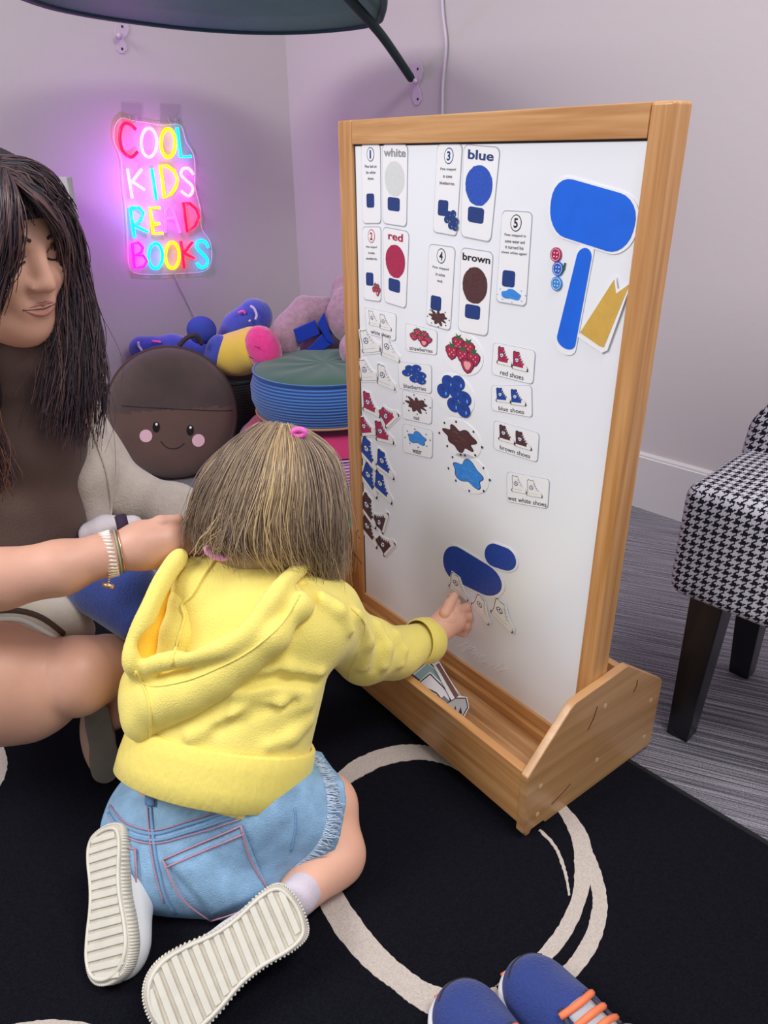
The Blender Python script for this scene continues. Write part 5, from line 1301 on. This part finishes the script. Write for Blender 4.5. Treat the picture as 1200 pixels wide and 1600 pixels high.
# crossed legs: near thigh towards the knee, shin folding back under
wb_ops += [(c_, '+', .02) for c_ in chain([J(-110, 1010, .88, 100), J(-10, 1060, .84, 92), J(50, 1066, .85, 80)])]
wb_ops += [(c_, '+', .03) for c_ in chain([J(-80, 1110, .80, 60), J(40, 1085, .85, 62), J(110, 1068, .90, 40)])]
wb_ops += [(c_, '+', .005) for c_ in chain([J(120, 1056, .855, 64), J(165, 1042, .91, 50), J(215, 1032, .98, 42)])]
wb_ops += [(c_, '+', .01) for c_ in chain([J(215, 1050, 1.0, 40), J(188, 1090, .96, 26), J(176, 1120, .93, 22)])]
wbody = sculpt_obj('body', wb_ops, wsk, wom, .0042, .01, it=2)
# hand touching the child's hair: palm and five fingers
HW_ = [J(185, 862, .85, 30), J(225, 852, .862, 36), J(258, 846, .872, 33)]
hop = [(c_, '+', .015) for c_ in chain(HW_)]
for js in [[J(262, 826, .875, 11), J(288, 824, .89, 9.5), J(312, 832, .905, 8)], [J(270, 838, .872, 11), J(298, 838, .885, 9.5), J(322, 848, .90, 8)], [J(268, 852, .868, 11), J(294, 856, .88, 9.5), J(314, 866, .89, 8)],
           [J(260, 866, .865, 10), J(284, 872, .875, 8.5), J(298, 880, .885, 7.5)], [J(222, 830, .86, 13), J(250, 816, .872, 10.5), J(278, 812, .885, 9)]]:
    hop += [(c_, '+', .004) for c_ in chain(js)]
sculpt_obj('hand', hop, wsk, wbody, .0024, .01, it=2)
wbt = bvh(wbody)
# face details
def fpt(x, z, off=.0008):
    """point on the face for local face coordinates x, z"""
    o = hp(x, .2, z); h = wbt.ray_cast(Vector(o), Vector(-fw)); return np.array(h[0])+fw*off if h[0] is not None else hp(x, .09, z)
lipm = mat('lip_rose', 'b3736a', .4, sss=.1)
for nm, pts, r in [('upper_lip', [(-.024, -.060), (-.012, -.056), (-.004, -.0545), (0, -.056), (.004, -.0545), (.012, -.056), (.024, -.060)], .0028), ('lower_lip', [(-.022, -.0615), (-.010, -.0665), (0, -.068), (.010, -.0665), (.022, -.0615)], .0034)]:
    b = MB(); P = catmull([fpt(x, z, -.0008) for x, z in pts], 4); n_ = len(P); b.tube(P, [r*(.35+.65*math.sin(math.pi*i/(n_-1))) for i in range(n_)], 8); b.build(nm, lipm, wbody, True)
b = MB(); b.tube(catmull([fpt(x, z, .0004) for x, z in [(-.025, -.0608), (-.01, -.0602), (0, -.061), (.01, -.0602), (.025, -.0608)]], 4), .0008, 5); b.build('mouth_line', mat('lip_line', '5a2c2c', .6), wbody, True)
lash = mat('lash_dark', '241a1c', .6)
for sx in (-1, 1):
    b = MB(); b.tube(catmull([fpt(sx*x, z, .0006) for x, z in [(.016, -.003), (.024, -.0065), (.033, -.0075), (.042, -.004), (.047, -.001)]], 4), .0012, 5); b.build('eyelashes', lash, wbody, True)
    b = MB(); b.tube(catmull([fpt(sx*x, z, .0004) for x, z in [(.015, .003), (.024, .009), (.034, .0095), (.044, .004)]], 4), .0006, 5); b.build('eyelid_crease', mat('lid_brown', '7a5044', .6), wbody, True)
    b = MB(); P = catmull([fpt(sx*x, z, .0002) for x, z in [(.012, .022), (.024, .028), (.036, .028), (.050, .020)]], 4); b.tube(P, [.0022-.0012*i/(len(P)-1) for i in range(len(P))], 6); b.build('eyebrow', mat('brow_brown', '3a2a2a', .8), wbody, True)
# ---- clothes
topm = mat('top_brown', '5a4640', .85, bump=.4, bscale=300, sheen=.2, var=.06, vscale=20)
fold = lambda P: .003*fbm(P*np.array([1, 1, 2.4]), 26, 2)
top = sculpt_obj('brown_top', [cap(at_y(34, 545, 1.0), NK, .052, .060)]+chain([(NK, .062), (CH[0], CH[1]*1.13), (WA[0], WA[1]*1.15)])+[ell(at_y(95, 700, 1.06), (.05, .05, .09)), ell(at_y(75, 800, 1.02), (.06, .05, .07)), ell(at_y(20, 690, 1.02), (.10, .06, .07))], topm, wom, .0055, .03, warp=fold)
crd = mat('cardigan_oat', 'c4b8ae', .9, bump=.6, bscale=260, sheen=.25, var=.06, vscale=60)
cardi = sculpt_obj('cardigan', chain([J(122, 655, 1.12, 42), J(142, 722, 1.12, 50), J(205, 778, 1.12, 42), J(270, 797, 1.10, 38), J(345, 807, 1.06, 32)])+chain([J(128, 650, 1.08, 30), J(146, 740, 1.06, 32), J(150, 810, 1.04, 24)])+chain([J(-90, 640, 1.05, 60), J(-170, 730, .98, 62), J(-190, 800, .92, 58)]),
                   crd, wom, .005, .02, warp=lambda P: .0055*fbm(P*np.array([1.6, 1, 1]), 38, 2))
cb_ = bvh(cardi)
seam('cardigan_edge', [(134, 640), (150, 690), (166, 740), (172, 790), (170, 812)], .0022, crd, cardi, cb_, .0015)
sculpt_obj('cardigan_hem', chain([J(140, 832, 1.0, 16), J(165, 826, 1.0, 20), J(205, 822, 1.0, 18)]), mat('hem_pale', 'd5ccd2', .85, bump=.4, bscale=200), cardi, .004, .01, warp=lambda P: .003*fbm(P, 70))
b = MB(); b.tube([at_y(188, 806, .975), at_y(192, 822, .965), at_y(193, 842, .962)], .0085, 8); b.build('dark_trim', mat('trim_plum', '3a2740', .8), cardi, True)
shm = mat('shorts_sand', 'cfc6b8', .85, bump=.4, bscale=300, var=.05, vscale=30)
wsh = sculpt_obj('shorts', chain([J(-110, 985, .92, 100), J(-10, 985, .895, 62), J(50, 985, .90, 46)])+chain([J(30, 955, .93, 42), J(95, 965, .95, 34), J(128, 985, .96, 20)]), shm, wom, .0045, .03, warp=lambda P: .003*fbm(P, 45, 2))
wst = bvh(wsh)
seam('brown_stripe', [(-10, 955), (30, 955), (65, 966), (98, 990)], .0042, mat('stripe_brown', '4f3a34', .8), wsh, wst, .001)
seam('white_piping', [(-10, 968), (30, 968), (62, 982), (95, 1003)], .004, mat('piping_white', 'dcdad8', .7), wsh, wst, .001)
# ankle shoe seen from its tan sole
sa = at_z(168, 1222, .012); sbm = at_y(150, 1105, .90); ax_ = sbm-sa; Lw = np.linalg.norm(ax_); ax_ /= Lw; nv = viewd(sa); nv -= ax_*(nv@ax_); nv /= np.linalg.norm(nv); wv_ = np.cross(nv, ax_)
nvr = nv*.93-wv_*0; b = MB()
O = catmull([sa+ax_*Lw*t+wv_*w_*.0215 for t, w_ in [(-.02, 0), (.02, .6), (.12, .95), (.3, 1.0), (.5, .85), (.75, .9), (.95, .8), (1.05, .4), (1.07, 0), (1.05, -.4), (.95, -.8), (.75, -.9), (.5, -.95), (.3, -1.05), (.12, -.95), (.02, -.6)]], 4, True)
b.prism(O, -nv*.010); so = b.build('shoe_sole', mat('sole_taupe', '756c60', .8, bump=.5, bscale=120, var=.12, vscale=40), wom, bevel=.002)
M_ = np.stack([ax_, wv_, nv], 1)
sculpt_obj('shoe_upper', [ell(sa+ax_*Lw*.5-nv*.028+wv_*.004, (Lw*.52, .026, .026), M_)], mat('suede_tan', 'c29a84', .85, bump=.3, bscale=200), wom, .003, .01)
# bracelets on the near wrist
wc = at_y(170, 866, .845); wd_ = FA[5][0]-FA[3][0]; wd_ /= np.linalg.norm(wd_); wu = np.cross(wd_, Zv); wu /= np.linalg.norm(wu); wv2 = np.cross(wu, wd_)
rr = .0268
def ring(c_, r, k, tw=0.): return [c_+(wu*math.cos(a)+wv2*math.sin(a))*r+wd_*tw*math.sin(a) for a in np.linspace(0, 2*math.pi, k, endpoint=False)]
br = thing('bracelet', 'stack of gold and white twisted bracelets on the wrist of the woman', 'bracelet', wc)
gold = mat('bracelet_gold', 'd9b48a', .25, metal=.8); pearl = mat('bracelet_pearl', 'f2e6dc', .25, spec=.7)
for off, rad_, m_, nm in [(-.010, .0013, gold, 'thin_band'), (.011, .0013, mat('bracelet_sage', '9aa38c', .4), 'cord_band'), (.0145, .001, gold, 'thin_band')]:
    b = MB(); b.tube(ring(wc+wd_*off, rr+.0015, 40, .003), rad_, 6, closed=True); b.build(nm, m_, br, True)
b = MB(); P = ring(wc, rr+.002, 34, .002)
for i, p in enumerate(P): b.tube([p-wd_*.0065+(P[(i+1) % 34]-p)*.5, p+wd_*.0065-(P[(i+1) % 34]-p)*.5], .0021, 6)
b.build('twisted_band', pearl, br, True)
b = MB(); p0 = at_y(172, 893, .815); p1 = at_y(169, 915, .813)
for i in range(6): q = p0+(p1-p0)*i/6; b.tube([q, q+(p1-p0)/9], .0013, 5)
b.tube([p1-np.array([.007, 0, -.002]), p1+np.array([.007, 0, -.002])], .0032, 8); b.build('charm_tail', gold, br, True)
# hair
wh = [mat('hair_black_plum', '2b222c', .4, spec=.6), mat('hair_dark_plum', '3c2f3a', .38, spec=.6), mat('hair_plum_brown', '503d44', .38, spec=.6), mat('hair_warm_brown', '6a4a48', .4, spec=.6)]
wbase = mat('hair_underlayer', '30262f', .6, bump=.9, bscale=70, stretch=(1, 1, .15))
hcw = [(he(0, .006, .052, .075, .084, .044), '+', .03), (he(0, -.030, .026, .083, .095, .076), '+', .03)]+[(c_, '+', .03) for c_ in chain([J(75, 330, 1.02, 36), J(104, 400, 1.03, 24), J(112, 470, 1.04, 24), J(120, 540, 1.06, 34), J(112, 600, 1.05, 36), J(100, 660, 1.02, 28)])]
hcw += [(c_, '+', .02) for c_ in chain([J(-45, 330, .96, 48), J(-35, 400, .95, 40), J(-50, 470, .95, 38), J(-40, 600, .97, 40), J(-25, 700, .97, 22)])]
hcw += [(cap(hp(0, .095, -.14), hp(0, .10, .0), .052, .044), '-', .01)]
whair = sculpt_obj('hair', hcw, wbase, wom, .005, .03)
def gw(pts): return [at_y(x, y, yy) for x, y, yy in pts]
WG = [gw([(8, 272, .925), (36, 295, .905), (70, 328, .915), (90, 368, .95), (93, 420, .985), (92, 480, .99), (94, 540, .98), (88, 600, .97), (76, 680, .96)]),
      gw([(8, 270, .94), (44, 293, .925), (78, 328, .935), (94, 370, .965), (97, 420, .99), (96, 480, .995), (96, 540, .985), (90, 600, .975), (78, 680, .965)]),
      gw([(8, 268, .955), (45, 298, .955), (72, 335, .965), (84, 372, .985), (92, 420, 1.0), (98, 480, 1.0), (98, 540, .985), (92, 600, .975), (80, 680, .965)]),
      gw([(6, 262, .96), (50, 288, .965), (86, 330, .975), (100, 375, .99), (106, 430, 1.0), (110, 490, .995), (112, 550, .985), (108, 620, .97), (98, 700, .96)]),
      gw([(4, 257, .97), (52, 280, .98), (96, 325, .99), (114, 375, 1.0), (120, 430, 1.01), (126, 490, 1.01), (132, 555, .995), (134, 625, .98), (126, 705, .97)]),
      gw([(2, 253, .98), (52, 272, 1.0), (102, 322, 1.01), (124, 372, 1.03), (130, 430, 1.04), (140, 490, 1.04), (150, 550, 1.03), (156, 620, 1.01), (150, 690, 1.0)])]
strands('hair_strands', WG, 1300, .006, .0011, wh, whair, thick=.007, seed=11, k=5, wave=.006)
strands('hair_strands', WG, 60, .03, .0006, wh, whair, thick=.012, seed=12, k=5, wave=.012)
wt = bvh(whair)
def gs(pts, off=.003):
    out = []
    for x, y in pts:
        p = onto(wt, x, y, off); out.append(p if p is not None else at_y(x, y, out[-1][1] if out else .95))
    return out
WG4 = [gs([(-10, 300), (4, 318), (10, 345), (8, 380)]), gs([(0, 275), (14, 288), (28, 312), (34, 342)]), gs([(0, 268), (26, 280), (48, 302), (62, 332)]), gs([(0, 261), (36, 270), (66, 296), (84, 330)]), gs([(0, 255), (38, 262), (76, 290), (104, 335)]), gs([(-5, 248), (40, 255), (84, 285), (116, 345)])]
strands('hair_strands', WG4, 700, .003, .0010, wh, whair, thick=.004, seed=21, k=5, wave=.003, taper=.6)
WG2 = [gw([(8, 262, .95), (22, 290, .90), (30, 325, .885), (30, 370, .88), (22, 410, .88), (6, 445, .88), (-12, 480, .89)]), gw([(4, 258, .95), (8, 285, .89), (8, 330, .87), (2, 380, .865), (-6, 430, .87), (-18, 480, .87), (-30, 530, .89)]),
       gw([(0, 254, .96), (-14, 285, .90), (-24, 340, .88), (-30, 400, .87), (-36, 450, .88), (-40, 520, .88), (-40, 600, .90)])]
strands('hair_strands', WG2, 520, .003, .0010, wh, whair, thick=.005, seed=13, k=5, wave=.003)
WG3 = [gw([(-20, 560, .95), (-8, 620, .945), (2, 680, .94), (12, 730, .94), (16, 765, .945)]), gw([(-45, 560, .95), (-35, 620, .945), (-22, 680, .94), (-8, 735, .94), (0, 775, .945)])]
strands('hair_strands', WG3, 160, .006, .0008, wh+[mat('hair_tip_copper', '8a5a44', .4)], whair, thick=.006, seed=14, k=5, wave=.006)

# plain blue plush in her lap
pln = mat('plush_navy', '2a3f86', .9, sheen=.45, bump=.7, bscale=350, var=.1, vscale=50)
pl = sculpt_obj('plush_toy', chain([J(90, 878, 1.0, 34), J(150, 905, .98, 40), J(200, 915, .97, 44)])+[cap(J(150, 930, .965, 1)[0], J(215, 968, .94, 1)[0], .032, .036)], pln, None, .0045, .02)
tag(pl, 'plain dark blue plush toy lying in the lap of the woman', 'soft toy')

# ------------------------------------------------------------------ blue trainers at the bottom edge
nav = mat('knit_navy', '263c84', .75, bump=.9, bscale=380, var=.08, vscale=200, sheen=.2); mid = mat('foam_white', 'e9e8ee', .5); org = mat('lace_orange', 'f08358', .6); gry = mat('strap_grey', '8d8a94', .6, bump=.5, bscale=300)
def blue_shoe(label, T0, B0, Wd, sgn, Ls=.235):
    T0, B0 = np.array(T0), np.array(B0); T0[2] = B0[2] = 0; ax = B0-T0; ax /= np.linalg.norm(ax); wx = np.cross(Zv, ax); M_ = np.stack([ax, wx, Zv], 1)
    W = lambda t, w_, z: T0+ax*t*Ls+wx*w_*Wd/2+Zv*(z+RH+.001)
    t = thing('trainer', label, 'shoe', W(.5, 0, 0), 'navy and orange trainers')
    prof = [(0, 0), (.02, .5), (.09, .85), (.22, 1.0), (.38, .98), (.55, .84), (.8, .82), (.95, .7), (1, .25), (1, -.25), (.95, -.7), (.8, -.8), (.55, -.80), (.38, -.98), (.22, -1.0), (.09, -.82), (.02, -.45)]
    b = MB(); O = catmull([np.array(p) for p in prof], 4, True); b.prism([W(p[0], p[1]*1.04, 0) for p in O], Zv*.024); b.build('midsole', mid, t, bevel=.006, bseg=3)
    up = sculpt_obj('upper', [ell(W(.22, 0, .022), (Ls*.215, Wd*.46, .040), M_), ell(W(.42, 0, .035), (Ls*.22, Wd*.44, .046), M_), ell(W(.68, 0, .045), (Ls*.22, Wd*.37, .055), M_), ell(W(.84, 0, .05), (Ls*.14, Wd*.34, .06), M_),
        (rbox(W(.78, 0, .115), (Ls*.14, Wd*.22, .045), .015, M_), '-', .01), (rbox(W(.5, 0, -.03), (Ls*.8, Wd*1.2, .045), .0, M_), '-', .001)], nav, t, .003, .02)
    ut = bvh(up)
    def top_(tt, w_, off): 
        o = W(tt, w_, .25); h = ut.ray_cast(Vector(o), Vector((0, 0, -1))); return (np.array(h[0])+np.array(h[1])*off) if h[0] is not None else None
    def strip(name, pts, r, m_, off=.001):
        b = MB(); b.tube(catmull([q for q in (top_(a, w_, off) for a, w_ in pts) if q is not None], 4), r, 7); b.build(name, m_, t, True)
    strip('toe_guard', [(.09, -.55), (.055, -.3), (.045, 0), (.055, .3), (.09, .55)], .0022, mat('rubber_charcoal', '2b2b33', .6), -.001)
    b = MB(); V = [top_(a, w_, .0016) for a in np.linspace(.40, .58, 7) for w_ in np.linspace(-.34, .34, 7)]; b.add(V, [(i*7+j, i*7+j+1, i*7+j+8, i*7+j+7) for i in range(6) for j in range(6)]); q = b.build('tongue', mat('tongue_silver', 'b3b4bb', .6, bump=.4, bscale=300), t, True); q.modifiers.new('s', 'SOLIDIFY').thickness = .002
    for i, a in enumerate((.41, .48, .55)):
        strip('lace', [(a, -.46), (a+.015, 0), (a, .46)], .0038, org, .004)
    for w_ in (-.46, .46): strip('eyelet_band', [(.385, w_*.8), (.48, w_), (.58, w_)], .0032, mat('band_charcoal', '3c3c48', .7), .001)
    strip('strap', [(.63, -.7), (.63, -.4), (.63, 0), (.63, .4), (.63, .7)], .007, gry, .002)
    b = MB(); b.tube([W(.02+.0*i, -.42+.1*i, .018) for i in range(3)], .004, 6); b.build('orange_accent', org, t, True)
blue_shoe('navy trainer with orange laces, right one of the pair at the bottom edge', at_z(800, 1512, .02), at_z(862, 1590, .02), .092, 1)
blue_shoe('navy trainer with orange toe accent, left one of the bottom edge pair', at_z(700, 1548, .02), at_z(742, 1622, .02), .092, -1)
